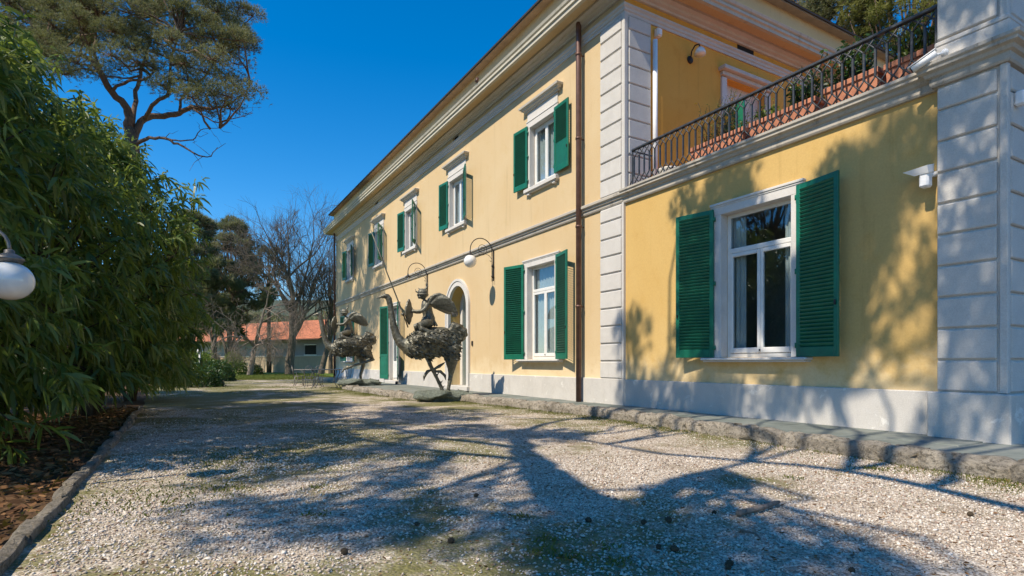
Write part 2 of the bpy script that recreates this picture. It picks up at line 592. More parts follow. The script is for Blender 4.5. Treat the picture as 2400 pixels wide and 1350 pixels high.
while x > -37:
    L = rr.uniform(.75, 1.35)
    x1 = max(x - L, -37.2)
    e0, e1 = pave_edge(x) + .14, pave_edge(x1) + .14
    ed = min(-.7, (e0 + e1) / 2)
    rows = [0.02, ed * rr.uniform(.42, .58), None] if ed > -1.9 else [0.02, ed * .34 + rr.uniform(-.1, .1), ed * .68 + rr.uniform(-.1, .1), None]
    for a, b_ in zip(rows, rows[1:]):
        dz = rr.uniform(-.008, .006)
        ya0 = a; yb0 = e0 if b_ is None else b_; yb1 = e1 if b_ is None else b_
        s = MB()
        gp = .008
        q = [(x - gp, ya0 - gp), (x1 + gp, ya0 - gp), (x1 + gp, yb1 + gp), (x - gp, yb0 + gp)]
        c = (sum(p[0] for p in q) / 4, sum(p[1] for p in q) / 4)
        inn = [(c[0] + (p[0] - c[0]) * .985, c[1] + (p[1] - c[1]) * .985) for p in q]
        z1 = PAVE_Z + dz
        vs_ = [(p[0], p[1], PAVE_Z - .035) for p in q] + [(p[0], p[1], z1 - .012) for p in q] + [(p[0], p[1], z1 + rr.uniform(-.003, .003)) for p in inn]
        fs_ = []
        for k in range(4):
            k2 = (k + 1) % 4
            fs_ += [(k, k2, 4 + k2, 4 + k), (4 + k, 4 + k2, 8 + k2, 8 + k)]
        fs_.append((8, 9, 10, 11))
        s.add(vs_, fs_)
        s.build('slab', M['slate'], pave_o)
    x = x1

# rough kerb stones along the paving
def rough_stone(name, mat, lx, ly, lz, seed, amp=.16):
    me = bpy.data.meshes.new(name)
    bm = bmesh.new()
    bmesh.ops.create_cube(bm, size=1.0)
    bmesh.ops.subdivide_edges(bm, edges=bm.edges[:], cuts=4, use_grid_fill=True)
    for v in bm.verts:
        c = v.co.copy()
        q = c.normalized() * .62
        c = c.lerp(q, .38)
        nz = noise.noise_vector(c * 2.6 + Vector((seed * 7.1, seed * 3.3, seed)))
        c += nz * amp + noise.noise_vector(c * 7.0 + Vector((seed, 0, 0))) * amp * .45
        v.co = Vector((c.x * lx, c.y * ly, c.z * lz))
    for f in bm.faces: f.smooth = True
    bm.to_mesh(me); bm.free()
    me.materials.append(mat)
    return me
kerb_vars = [rough_stone('kerb_stone', M['kerb'], 1, 1, 1, i + 1) for i in range(7)]
x = 1.2; i = 0
while x > -24.6:
    L = rr.uniform(.22, .62) if x > -14.5 else rr.uniform(.35, .8)
    cx = x - L / 2
    y0, y1 = pave_edge(x), pave_edge(x - L)
    o = obj('kerb_stone', kerb_vars[i % 7], pave_o, True)
    h = rr.uniform(.17, .25)
    o.location = (cx, (y0 + y1) / 2 + rr.uniform(-.03, .03), PAVE_Z - h * .5 - rr.uniform(.0, .035) + .016)
    o.rotation_euler = (rr.uniform(-.16, .16), rr.uniform(-.09, .09), math.atan2(y0 - y1, L) + rr.uniform(-.12, .12))
    o.scale = (math.hypot(L, y0 - y1) * 1.06, rr.uniform(.26, .34), h * 1.25)
    x -= L; i += 1
# stone edging of the planting bed
edging = empty('bed_edging', (-9, -9.15, 0), 'low border of rough stones between gravel and planting bed', 'edging')
bvars = [rough_stone('stone', M['border'], 1, 1, 1, i + 21) for i in range(6)]
x = 0.5; i = 0
while x > -15.5:
    L = rr.uniform(.3, .8)
    o = obj('stone', bvars[i % 6])
    o.location = (x - L / 2, -9.14 + rr.uniform(-.03, .03), .008 + rr.uniform(-.02, .012))
    o.rotation_euler = (rr.uniform(-.08, .08), rr.uniform(-.03, .03), rr.uniform(-.06, .06))
    o.scale = (L * 1.02, rr.uniform(.075, .11), rr.uniform(.08, .11))
    adopt(o, edging)
    x -= L; i += 1

# ------------------------------------------------------------------ the villa
villa = empty('villa', (-22.8, 0, 0), 'two storey yellow stucco villa with green shutters and grey quoins', 'building')
XL, XR, DEP = -36.3, -9.4, 12.0
UP = {'A': -12.65, 'B': -18.1, 'C': -22.75, 'D': -27.2, 'E': -32.75}
UZ0, UZ1, UH = 5.87, 7.56, .60
GZ0, GZ1, GH = 1.17, 3.72, .675
def wall_grid(mb, x0, x1, z0, z1, holes, y=0.0, rev=.25):
    xs = sorted({x0, x1} | {h[0] for h in holes} | {h[1] for h in holes})
    zs = sorted({z0, z1} | {h[2] for h in holes} | {h[3] for h in holes})
    for a, b_ in zip(xs, xs[1:]):
        for c, d in zip(zs, zs[1:]):
            mx, mz = (a + b_) / 2, (c + d) / 2
            if any(h[0] < mx < h[1] and h[2] < mz < h[3] for h in holes): continue
            mb.add([(a, y, c), (b_, y, c), (b_, y, d), (a, y, d)], [(0, 1, 2, 3)])
    for h in holes:
        r = h[4] if len(h) > 4 else rev
        if r <= 0: continue
        a, b_, c, d = h[:4]
        mb.add([(a, y, c), (a, y + r, c), (a, y + r, d), (a, y, d)], [(0, 1, 2, 3)])
        mb.add([(b_, y, c), (b_, y, d), (b_, y + r, d), (b_, y + r, c)], [(0, 1, 2, 3)])
        mb.add([(a, y, d), (a, y + r, d), (b_, y + r, d), (b_, y, d)], [(0, 1, 2, 3)])
        mb.add([(a, y, c), (b_, y, c), (b_, y + r, c), (a, y + r, c)], [(0, 1, 2, 3)])
ARC_C, ARC_R, ARC_T = -18.03, .75, 3.77
DOOR_C, DOOR_H = -24.9, .64
holes = [(UP[k] - UH, UP[k] + UH, UZ0, UZ1) for k in UP]
holes += [(c - GH, c + GH, GZ0, GZ1) for c in (-12.7, -32.75)]
holes += [(DOOR_C - DOOR_H, DOOR_C + DOOR_H, .28, 3.66)]
holes += [(ARC_C - ARC_R, ARC_C + ARC_R, .28, ARC_T, 0)]
vents = [(-18.45, -18.0, 8.90, 9.12), (-27.9, -27.45, 8.90, 9.12)]
holes += [v + (.2,) for v in vents]
w = MB()
wall_grid(w, XL, XR, .1, 10.45, holes)
# spandrels and reveal of the arched entrance
zs = ARC_T - ARC_R
arc = [(ARC_C - ARC_R * math.cos(PI * i / 28), zs + ARC_R * math.sin(PI * i / 28)) for i in range(29)]
for i in range(28):
    a, b_ = arc[i], arc[i + 1]
    cnr = (ARC_C - ARC_R, ARC_T) if i < 14 else (ARC_C + ARC_R, ARC_T)
    w.add([(cnr[0], 0, cnr[1]), (a[0], 0, a[1]), (b_[0], 0, b_[1])], [(0, 1, 2)])
# side and back walls
w.add([(XL, 0, .1), (XL, 0, 10.45), (XL, DEP, 10.45), (XL, DEP, .1)], [(0, 1, 2, 3)])
w.add([(XL, DEP, .1), (XL, DEP, 10.45), (XR, DEP, 10.45), (XR, DEP, .1)], [(0, 1, 2, 3)])
w.build('wall', M['stucco'], villa, fix=False)
rv = MB()
path = [(ARC_C - ARC_R, .28)] + arc + [(ARC_C + ARC_R, .28)]
for a, b_ in zip(path, path[1:]):
    rv.add([(a[0], 0, a[1]), (b_[0], 0, b_[1]), (b_[0], .42, b_[1]), (a[0], .42, a[1])], [(0, 1, 2, 3)])
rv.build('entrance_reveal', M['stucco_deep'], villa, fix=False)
# return wall of the upper storey above the terrace, with its window
RW0, RW1, RZ0, RZ1 = 3.25, 4.75, 5.4, 8.08
rw = MB()
def ret(y, z, x=XR): return (x, y, z)
ys = [0, RW0, RW1, DEP]; zz = [.1, RZ0, RZ1, 10.45]
for a, b_ in zip(ys, ys[1:]):
    for c, d in zip(zz, zz[1:]):
        if a == RW0 and c == RZ0: continue
        rw.add([ret(a, c), ret(b_, c), ret(b_, d), ret(a, d)], [(0, 1, 2, 3)])
for (a, b_, c, d) in ((RW0, RW0, RZ0, RZ1), (RW1, RW1, RZ0, RZ1)):
    rw.add([ret(a, c), ret(a, d), ret(a, d, XR - .25), ret(a, c, XR - .25)], [(0, 1, 2, 3)])
rw.add([ret(RW0, RZ1), ret(RW1, RZ1), ret(RW1, RZ1, XR - .25), ret(RW0, RZ1, XR - .25)], [(0, 1, 2, 3)])
rw.build('return_wall', M['stucco_orange_bounce'], villa, fix=False)
M['eaves'] = plain('eaves_timber', (.27, .19, .125), .85, .2, 4)
# mouldings swept round the block
block = [(XL, DEP), (XL, 0), (XR, 0), (XR, DEP)]
def mould(name, path, prof, mat): return MB().sweep(path, prof).build(name, mat, villa)
mould('plinth', [(XL, 6), (XL, 0), (XR - .02, 0)], [(-.02, .1), (.05, .1), (.05, .70), (.03, .725), (-.02, .73)], M['plinth']) if False else None
# plinth broken by the two doors
for (a, b_) in ((XL, DOOR_C - DOOR_H - .2), (DOOR_C + DOOR_H + .2, ARC_C - ARC_R - .24), (ARC_C + ARC_R + .24, XR + .01)):
    p = MB().box(a, b_, -.05, .02, .1, .725, .012)
    p.build('plinth', M['plinth'], villa)
MAIN_STRING = [(-.02, 4.57), (.035, 4.57), (.05, 4.60), (.05, 4.655), (.085, 4.665), (.085, 4.70), (.13, 4.725), (.13, 4.775), (.10, 4.80), (-.02, 4.82)]
mould('string_course', [(XL, DEP), (XL, 0), (XR - .01, 0)], MAIN_STRING, M['string'])
mould('frieze_moulding', block, [(-.02, 8.66), (.03, 8.66), (.03, 8.72), (.055, 8.74), (.055, 8.79), (.09, 8.82), (.09, 8.865), (-.02, 8.88)], M['quoin'])
mould('bed_moulding', block, [(-.02, 9.05), (.05, 9.06), (.07, 9.10), (.14, 9.12), (.16, 9.17), (.24, 9.20), (.24, 9.27), (-.02, 9.27)], M['quoin'])
mould('soffit', block, [(-.02, 9.275), (.58, 9.245), (.58, 9.34), (-.02, 9.34)], M['stucco'])
mould('cornice', block, [(.50, 9.20), (.60, 9.19), (.60, 9.27), (.64, 9.29), (.64, 9.35), (.61, 9.37), (.66, 9.40), (.68, 9.46), (.66, 9.48), (.0, 9.56), (.0, 9.36), (.5, 9.36)], M['cornice'])
mould('attic_wall', block, [(.10, 9.5), (.12, 10.40), (-.2, 10.40), (-.2, 9.5)], M['stucco'])
mould('eaves_board', block, [(-.2, 10.405), (.36, 10.345), (.36, 10.375), (-.2, 10.45)], M['eaves'])
mould('roof_edge', block, [(-.2, 10.455), (.40, 10.38), (.40, 10.42), (-.2, 10.50)], M['roof_edge'])
r = MB()
a0, a1, b0, b1 = XL - .4, XR + .4, -.4, DEP + .4
zr = 10.43; rh = 12.2; mid = DEP / 2
r.add([(a0, b0, zr), (a1, b0, zr), (a1, b1, zr), (a0, b1, zr), (a0 + 6, mid, rh), (a1 - 6, mid, rh)],
      [(0, 1, 5, 4), (1, 2, 5), (2, 3, 4, 5), (3, 0, 4)])
r.build('roof', M['roof'], villa)
for v in vents:
    MB().box(v[0], v[1], .06, .1, v[2], v[3]).build('vent', M['dark'], villa)
# vent and light on the return wall
MB().box(XR - .1, XR + .012, 3.68, 4.3, 8.92, 9.04).build('vent', M['dark'], villa)

# quoins: corner of the main block
def quoin_front(x0, x1, y, z0, z1): MB().box(x0, x1, y, .05, z0, z1, .016).build('quoin', M['quoin'], villa)
def quoin_side(x, y0, y1, z0, z1): MB().box(XR - .05, x, y0, y1, z0, z1, .016).build('quoin', M['quoin'], villa)
STEP = .392
MB().box(-10.19, XR + .005, -.022, .04, .72, 4.57).box(-10.19, XR + .005, -.022, .04, 4.82, 8.66).box(XR - .02, XR + .022, -.022, .74, 4.82, 8.66).build('quoin_backing', M['quoin'], villa)
MB().box(XR - .055, XR + .045, -.05, .05, 4.82, 8.66, .012).box(XR - .055, XR + .01, -.05, .05, .72, 4.57, .012).build('corner_bead', M['quoin'], villa)
z = .735
while z < 4.5:
    z2 = min(z + STEP, 4.565)
    quoin_front(-10.185, XR - .07, -.055, z, z2 - .028)
    z += STEP
z = 4.83; k = 0
while z < 8.6:
    z2 = min(z + STEP, 8.65)
    if z2 - z > .1:
        quoin_front(-10.185, XR - .07, -.055, z, z2 - .028)
        quoin_side(XR + .055, .075, .72, z, z2 - .028)
    z += STEP

# wing with the terrace on top
WX0, WX1, WD = XR, -3.46, 8.0
WW0, WW1 = -6.84, -5.49
wg = MB()
wall_grid(wg, WX0, WX1 + .05, .1, 4.62, [(WW0, WW1, GZ0, GZ1)], y=.02)
wg.add([(-2.86, .5, .1), (-2.86, WD, .1), (-2.86, WD, 4.62), (-2.86, .5, 4.62)], [(0, 1, 2, 3)])
wg.add([(WX0, WD, .1), (WX0, WD, 4.62), (-2.86, WD, 4.62), (-2.86, WD, .1)], [(0, 1, 2, 3)])
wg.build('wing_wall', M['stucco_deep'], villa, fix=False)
MB().box(WX0 + .01, -2.87, .05, WD, 4.60, 4.70).build('terrace_floor', M['terracotta'], villa)
MB().box(WX0 + .003, WX1 - .075, -.03, .03, .1, .715, .012).build('plinth', M['plinth'], villa)
MB().box(-2.9, -2.8, .7, WD, .1, .715, .01).build('plinth', M['plinth'], villa)
WING_STRING = [(-.06, 4.54), (.05, 4.54), (.065, 4.565), (.065, 4.645), (.10, 4.66), (.115, 4.70), (.165, 4.72), (.165, 4.755), (.19, 4.775), (.19, 4.815), (-.06, 4.84)]
mould('string_course', [(XR - .005, .02), (WX1, .02), (WX1, -.09), (-2.78, -.09), (-2.78, WD)], WING_STRING, M['string'])
# end pier
PX0, PX1, PY0, PY1 = -3.46, -2.78, -.09, .62
pier = MB().box(PX0, PX1, PY0, PY1, .1, 9.6)
pier.build('pier_core', M['quoin'], villa)
MB().box(PX0 - .085, PX1 + .075, PY0 - .085, PY1 + .05, .1, .715, .014).build('plinth', M['plinth'], villa)
MB().box(PX1 - .05, PX1 + .03, PY0 - .03, PY0 + .05, .72, 4.54, .01).box(PX1 - .05, PX1 + .03, PY0 - .03, PY0 + .05, 4.84, 9.5, .01).build('corner_bead', M['quoin'], villa)
z = .735
while z < 4.5:
    z2 = min(z + .39, 4.535)
    MB().box(PX0 + .004, PX1 - .075, PY0 - .035, PY0 + .05, z, z2 - .028, .014).build('quoin', M['quoin'], villa)
    MB().box(PX1 - .05, PX1 + .035, PY0 + .07, PY1, z, z2 - .028, .014).build('quoin', M['quoin'], villa)
    z += .39
MB().box(PX0 - .07, PX1 + .06, PY0 - .06, PY1 + .04, 4.82, 5.02, .012).build('pier_block', M['quoin'], villa)
MB().box(PX0 - .02, PX1 + .05, PY0 - .05, PY1 + .03, 5.03, 5.09, .012).build('pier_band', M['quoin'], villa)
z = 5.12
while z < 9.4:
    MB().box(PX0 + .004, PX1 - .075, PY0 - .035, PY0 + .05, z, z + .9, .014).build('quoin', M['quoin'], villa)
    MB().box(PX1 - .05, PX1 + .035, PY0 + .07, PY1, z, z + .9, .014).build('quoin', M['quoin'], villa)
    z += .93

# ------------------------------------------------------------------ windows
def cloth(x0, x1, y, z0, z1, folds, amp=.02):
    n = max(8, int(folds * 8)); vs_ = []; fs_ = []
    for i in range(n + 1):
        t = i / n
        yy = y + amp * math.sin(2 * PI * folds * t) + amp * .4 * math.sin(7 * t + 1)
        vs_ += [(x0 + (x1 - x0) * t, yy, z0), (x0 + (x1 - x0) * t, yy, z1)]
    for i in range(n): fs_.append((2 * i, 2 * i + 2, 2 * i + 3, 2 * i + 1))
    return vs_, fs_
def window_unit(name, x0, x1, z0, z1, yo, transom, curtain, y_face=0.0):
    """frame set .12 behind the wall face, casements, panes, a room behind"""
    yf = y_face + .13
    win = MB()
    fw = .065
    win.box(x0, x0 + fw, yf, yf + .07, z0, z1, .006).box(x1 - fw, x1, yf, yf + .07, z0, z1, .006)
    win.box(x0 + fw, x1 - fw, yf, yf + .07, z1 - fw, z1, .006).box(x0 + fw, x1 - fw, yf, yf + .07, z0, z0 + .07, .006)
    w_o = win.build(name, M['white'], villa)
    zt = transom if transom else z1 - fw
    xm = (x0 + x1) / 2
    if transom:
        MB().box(x0 + fw, x1 - fw, yf - .012, yf + .06, transom, transom + .085, .01).build('transom', M['white'], w_o)
        MB().box(x0 + fw, x1 - fw, yf + .03, yf + .034, transom + .085, z1 - fw).build('pane', M['glass'], w_o)
    for (a, b_, sgn) in ((x0 + fw, xm, -1), (xm, x1 - fw, 1)):
        cs = MB(); cw = .055
        a2, b2 = a + .003, b_ - .003
        cs.box(a2, a2 + cw, yf - .015, yf + .045, z0 + .075, zt - .004, .008).box(b2 - cw, b2, yf - .015, yf + .045, z0 + .075, zt - .004, .008)
        cs.box(a2 + cw, b2 - cw, yf - .015, yf + .045, zt - .07, zt - .004, .008).box(a2 + cw, b2 - cw, yf - .015, yf + .045, z0 + .075, z0 + .17, .008)
        cs.build('casement', M['white'], w_o)
        MB().box(a2 + cw - .005, b2 - cw + .005, yf + .01, yf + .014, z0 + .165, zt - .065).build('pane', M['glass'], w_o)
    MB().box(xm - .012, xm + .012, yf - .035, yf - .014, z0 + .11, z0 + .14, .004).build('latch', M['iron'], w_o)
    # room
    rm = MB()
    ya, yb = y_face + .20, y_face + 1.6
    rm.add([(x0, ya, z0), (x1, ya, z0), (x1 + .5, yb, z0), (x0 - .5, yb, z0), (x0, ya, z1), (x1, ya, z1), (x1 + .5, yb, z1), (x0 - .5, yb, z1)],
           [(0, 1, 2, 3), (4, 7, 6, 5), (3, 2, 6, 7), (0, 3, 7, 4), (1, 5, 6, 2)])
    rm.build('room', M['room'], w_o, fix=False)
    yc = y_face + .25
    if curtain == 'full':
        v_, f_ = cloth(x0 + .03, x1 - .03, yc, z0 + .02, z1 - .02, 9, .02)
        MB().add(v_, f_, True).build('curtain', M['curtain'], w_o, fix=False)
    else:
        for (a, b_) in ((x0 + .03, x0 + curtain), (x1 - curtain, x1 - .03)):
            v_, f_ = cloth(a, b_, yc, z0 + .02, z1 - .02, 2.5, .02)
            MB().add(v_, f_, True).build('curtain', M['curtain'], w_o, fix=False)
    return w_o

# shutters: hinged frames with louvre slats (each slat its own object where it shows)
slat_meshes = {}
def slat_mesh(w_):
    key = round(w_, 3)
    if key not in slat_meshes:
        me = MB().box(0, w_, -.006, .006, -.035, .035, .003).mesh('slat', M['green'])
        slat_meshes[key] = me
    return slat_meshes[key]
def shutter(hx, hy, z0, z1, w_, side, ang, parts=True, panel=None, pitch=.058, lower_tilt=None):
    """side -1: opens to the left of its hinge, +1: to the right; ang = degrees off the wall"""
    H = z1 - z0
    st, rl, rb, th = .075, .085, .15, .038
    fr_ = MB()
    fr_.box(0, st, -th / 2, th / 2, 0, H, .005).box(w_ - st, w_, -th / 2, th / 2, 0, H, .005)
    fr_.box(st, w_ - st, -th / 2, th / 2, H - rl, H, .005).box(st, w_ - st, -th / 2, th / 2, 0, rb, .005)
    zlo = rb
    if panel:
        fr_.box(st, w_ - st, -th / 2, th / 2, panel, panel + .10, .005)
        fr_.box(st, w_ - st, -th / 2 + .010, th / 2 - .010, rb, panel)
        fr_.box(st + .05, w_ - st - .05, -th / 2 + .003, th / 2 - .003, rb + .06, panel - .06, .006)
        zlo = panel + .10
    o = fr_.build('shutter', M['green'], villa)
    Mx = Matrix.Translation((hx, hy, z0))
    a = rad(ang)
    # local +x runs along the leaf; facing outwards (-Y)
    rz = -a if side > 0 else PI + a
    o.matrix_parent_inverse = wm(villa).inverted()
    o.matrix_basis = Mx @ Matrix.Rotation(rz, 4, 'Z')
    sgn = 1 if side > 0 else -1
    zs_ = np.arange(zlo + .03, H - rl - .01, pitch)
    swid = w_ - 2 * st + .01
    tilt = rad(38) * sgn
    if parts:
        for i, zz_ in enumerate(zs_):
            s = obj('slat', slat_mesh(swid), o, True)
            s.location = (st - .005, 0, float(zz_))
            tl = tilt
            if lower_tilt and zz_ < lower_tilt: tl = rad(8) * sgn
            s.rotation_euler = (tl + rad(random.uniform(-1.5, 1.5)), 0, 0)
    else:
        j = MB()
        for zz_ in zs_:
            R = Matrix.Translation((0, 0, float(zz_))) @ Matrix.Rotation(tilt, 4, 'X')
            j.box(st - .005, st - .005 + swid, -.006, .006, -.035, .035, 0, R)
        s = j.build('slats', M['green'], o, True)
        s['kind'] = 'stuff'
    for zz_ in (.18, H * .5, H - .18):
        hg = MB().tube([(-.02, 0, zz_ - .04), (-.02, 0, zz_ + .04)], .016, 6).box(-.02, .05, -.022, .022, zz_ - .02, zz_ + .02)
        hg.build('hinge', M['green'], o, True)
    lt = MB().box(w_ - .05, w_ - .03, -sgn * .02, -sgn * .045, H * .28, H * .28 + .07, .004)
    lt.build('latch', M['iron'], o, True)
    return o
def surround(x0, x1, z0, z1, sw, y, head=None, prof=.05):
    s = MB()
    s.box(x0 - sw, x0 + .004, y - prof, y + .128, z0, z1, .006).box(x1 - .004, x1 + sw, y - prof, y + .128, z0, z1, .006)
    s.box(x0 - sw - .002, x1 + sw + .002, y - prof - .002, y + .128, z1 - .004, z1 + sw, .006)
    if head is None:
        s.box(x0 - sw - .012, x1 + sw + .012, y - prof - .028, y + .02, z1 + sw - .045, z1 + sw - .002, .006)
        s.box(x0 - sw - .006, x1 + sw + .006, y - prof - .014, y + .02, z1 + sw - .075, z1 + sw - .047, .006)
    return s
def sill(x0, x1, z, y, out=.16, th=.055):
    s = MB().box(x0, x1, y - out, y + .15, z - th, z, .010)
    s.box(x0 + .03, x1 - .03, y - out + .04, y + .1, z - th - .03, z - th - .001, .006)
    return s.build('sill', M['surround'], villa)
# upper windows
ups = {'A': (4, 3, True), 'B': (5, 20, True), 'C': (6, 30, False), 'D': (8, 34, False), 'E': (6, 20, False)}
for k, c in UP.items():
    al, ar, parts = ups[k]
    window_unit('window', c - UH, c + UH, UZ0, UZ1, 0, None, 'full' if k in 'ABC' else .3)
    s = surround(c - UH, c + UH, UZ0, UZ1, .155, 0, head=True, prof=.045)
    s.box(c - UH - .13, c + UH + .13, -.03, .04, UZ1 + .155, UZ1 + .45, .006)
    s.box(c - UH - .155, c + UH + .155, -.06, .04, UZ1 + .157, UZ1 + .20, .008)
    s.build('window_surround', M['surround'], villa)
    h = MB().sweep([(c - UH - .15, .02), (c - UH - .15, 0), (c + UH + .15, 0), (c + UH + .15, .02)],
                   [(-.02, UZ1 + .452), (.07, UZ1 + .452), (.08, UZ1 + .49), (.13, UZ1 + .51), (.14, UZ1 + .545), (.19, UZ1 + .565), (.20, UZ1 + .61), (.17, UZ1 + .635), (-.02, UZ1 + .655)])
    h.build('window_hood', M['trim'], villa)
    sill(c - UH - .19, c + UH + .19, UZ0, 0, .13, .10)
    for sx in (-1, 1):
        MB().box(c + sx * (UH + .02) - .06, c + sx * (UH + .02) + .06, -.09, .02, UZ0 - .18, UZ0 - .132, .012).build('sill_corbel', M['surround'], villa)
    shutter(c - UH - .06, -.075, UZ0 + .06, UZ1 + .06, .66, -1, al, parts)
    shutter(c + UH + .06, -.075, UZ0 + .06, UZ1 + .06, .66, 1, ar, parts, lower_tilt=.75 if k == 'A' else None)
# ground floor windows
for (c, yw, parts, al, ar) in ((-12.7, 0, True, 16, 14), (-32.75, 0, False, 10, 10), ((WW0 + WW1) / 2, .02, True, 12, 12)):
    window_unit('window', c - GH, c + GH, GZ0, GZ1, 0, 3.02, .30 if yw else ('full' if parts else .34), yw)
    surround(c - GH, c + GH, GZ0, GZ1, .21, yw).build('window_surround', M['surround'], villa)
    sill(c - GH - .33, c + GH + .33, GZ0 - .005, yw, .20, .045)
    shutter(c - GH - .12, yw - .085, GZ0 + .0, 3.83, .76, -1, al, parts)
    shutter(c + GH + .12, yw - .085, GZ0 + .0, 3.83, .76, 1, ar, parts)
# terrace door window on the return wall: blind, hood and one shutter edge
MB().box(XR - .3, XR - .2, RW0, RW1, RZ0, RZ1).build('blind', M['blind'], villa)
MB().box(XR - .02, XR + .05, RW0 - .18, RW0, RZ0, RZ1 + .0, .008).box(XR - .02, XR + .05, RW1, RW1 + .18, RZ0, RZ1, .008).build('window_surround', M['surround'], villa)
MB().box(XR - .02, XR + .10, RW0 - .2, RW1 + .2, RZ1 + .02, RZ1 + .12, .01).box(XR - .02, XR + .20, RW0 - .26, RW1 + .26, RZ1 + .122, RZ1 + .22, .012).build('window_hood', M['trim'], villa)
MB().box(XR + .06, XR + .62, RW0 - .12, RW0 - .08, 4.75, 7.3, .006).build('shutter', M['green'], villa)
# arched entrance: stone band, step, inner frame, green door
ab = MB()
def arch_band(mb, r0, r1, y0, y1, zb, cx=ARC_C, zc=zs, n=36):
    inn = [(cx - r0, zb)] + [(cx - r0 * math.cos(PI * i / n), zc + r0 * math.sin(PI * i / n)) for i in range(n + 1)] + [(cx + r0, zb)]
    out = [(cx - r1, zb)] + [(cx - r1 * math.cos(PI * i / n), zc + r1 * math.sin(PI * i / n)) for i in range(n + 1)] + [(cx + r1, zb)]
    k = len(inn)
    vs_ = [(p[0], y0, p[1]) for p in inn] + [(p[0], y0, p[1]) for p in out] + [(p[0], y1, p[1]) for p in inn] + [(p[0], y1, p[1]) for p in out]
    fs_ = []
    for i in range(k - 1):
        fs_ += [(i, i + 1, k + i + 1, k + i), (2 * k + i, 3 * k + i, 3 * k + i + 1, 2 * k + i + 1), (i, 2 * k + i, 2 * k + i + 1, i + 1), (k + i, k + i + 1, 3 * k + i + 1, 3 * k + i)]
    fs_ += [(0, k, 3 * k, 2 * k), (k - 1, 3 * k - 1, 4 * k - 1, 2 * k - 1)]
    mb.add(vs_, fs_)
    return mb
arch_band(ab, ARC_R - .012, ARC_R + .21, -.055, .05, .28)
arch_band(ab, ARC_R + .15, ARC_R + .225, -.08, .04, .28)
ab.build('entrance_surround', M['surround'], villa)
MB().box(ARC_C - 1.02, ARC_C + 1.02, -.16, .1, .1, .28, .012).build('step', M['plinth'], villa)
MB().box(ARC_C - ARC_R, ARC_C + ARC_R, .1, 1.3, .1, .275).build('threshold', M['plinth'], villa)
ib = MB(); arch_band(ib, ARC_R - .2, ARC_R + .1, .42, .52, .28); ib.build('inner_frame', M['surround'], villa)
MB().box(ARC_C - .9, ARC_C + .9, .95, 1.0, 2.9, 3.9).build('fanlight', M['room'], villa)
MB().box(ARC_C - .62, ARC_C - .57, .52, 1.0, .28, 3.8).box(ARC_C + .57, ARC_C + .62, .52, 1.0, .28, 3.8).build('lobby_wall', M['quoin'], villa)
dr = MB().box(ARC_C - .56, ARC_C + .56, .72, .78, .35, 2.85, .006)
dr.box(ARC_C - .48, ARC_C - .06, .705, .73, .5, 1.4, .01).box(ARC_C + .06, ARC_C + .48, .705, .73, .5, 1.4, .01)
dr.box(ARC_C - .48, ARC_C - .06, .705, .73, 1.55, 2.7, .01).box(ARC_C + .06, ARC_C + .48, .705, .73, 1.55, 2.7, .01)
d_o = dr.build('door', M['green'], villa)
MB().ball((ARC_C + .03, .68, 1.35), .035).build('handle', M['copper'], d_o)
# French door with shutters
window_unit('french_door', DOOR_C - DOOR_H, DOOR_C + DOOR_H, .28, 3.66, 0, 2.9, .3)
MB().box(DOOR_C - DOOR_H + .08, DOOR_C + DOOR_H - .08, .10, .135, .38, 1.15, .01).build('door_panel', M['white'], villa)
surround(DOOR_C - DOOR_H, DOOR_C + DOOR_H, .28, 3.66, .14, 0).build('window_surround', M['surround'], villa)
MB().box(DOOR_C - DOOR_H - .25, DOOR_C + DOOR_H + .25, -.2, .1, .1, .28, .012).build('step', M['plinth'], villa)
shutter(DOOR_C - DOOR_H - .05, -.08, .33, 3.72, .72, -1, 14, False, 1.05)
shutter(DOOR_C + DOOR_H + .05, -.08, .33, 3.72, .72, 1, 20, False, 1.05)
# downpipes
def downpipe(x, z0, z1, r, mat, y=-.15, name='downpipe'):
    p = MB().tube([(x, y, z0), (x, y, z1 - .1), (x, y + .02, z1)], r, 14)
    for zc in (2.4, 4.3, 6.4, 8.4):
        if zc < z1: p.tube([(x, y, zc), (x, y, zc + .05)], r + .012, 14)
    o = p.build(name, mat, villa)
    for zc in (2.42, 4.32, 6.42, 8.42):
        if zc < z1: MB().box(x - .012, x + .012, y + r, .02, zc - .012, zc + .012).build('pipe_bracket', mat, o)
    return o
downpipe(-10.86, .15, 9.24, .066, M['copper'])
downpipe(XL + .2, .15, 9.24, .06, M['copper'])
wp = MB().tube([(XR + .10, .80, 4.75), (XR + .10, .80, 8.28)], .055, 12)
wp.build('downpipe', M['white_pvc'], villa)
MB().tube([(-15.2, -.655, 9.62), (-15.2, -.70, 9.5)], .05, 8).build('overflow_spout', M['copper'], villa)

# terrace railing: interlaced pointed arches above and below plain bars
railing = obj('railing', MB().box(-9.18, WX1 + .01, -.02, .05, 5.60, 5.645, .010).box(-9.18, WX1 + .01, 0, .03, 4.86, 4.885).mesh('railing', M['rail_iron']))
adopt(railing, villa)
SP = .152
bal = MB()
bal.bar((0, 0, 5.06), (0, 0, 5.44), .027, .027, (0, 1, 0))
for sx in (-1, 1):
    bal.tube([(0, 0, 5.43), (sx * .035, 0, 5.485), (sx * SP, 0, 5.605)], .012, 5)
    bal.tube([(0, 0, 5.07), (sx * .035, 0, 5.02), (sx * SP, 0, 4.885)], .012, 5)
bme = bal.mesh('baluster', M['rail_iron'])
n_b = int((9.18 - 3.46) / SP)
for i in range(n_b + 1):
    o = obj('baluster', bme, railing, True)
    o.location = (-9.12 + i * SP, .015 if True else 0, 0)
    if o.location.x > WX1 - .05: o.location.x = WX1 - .05
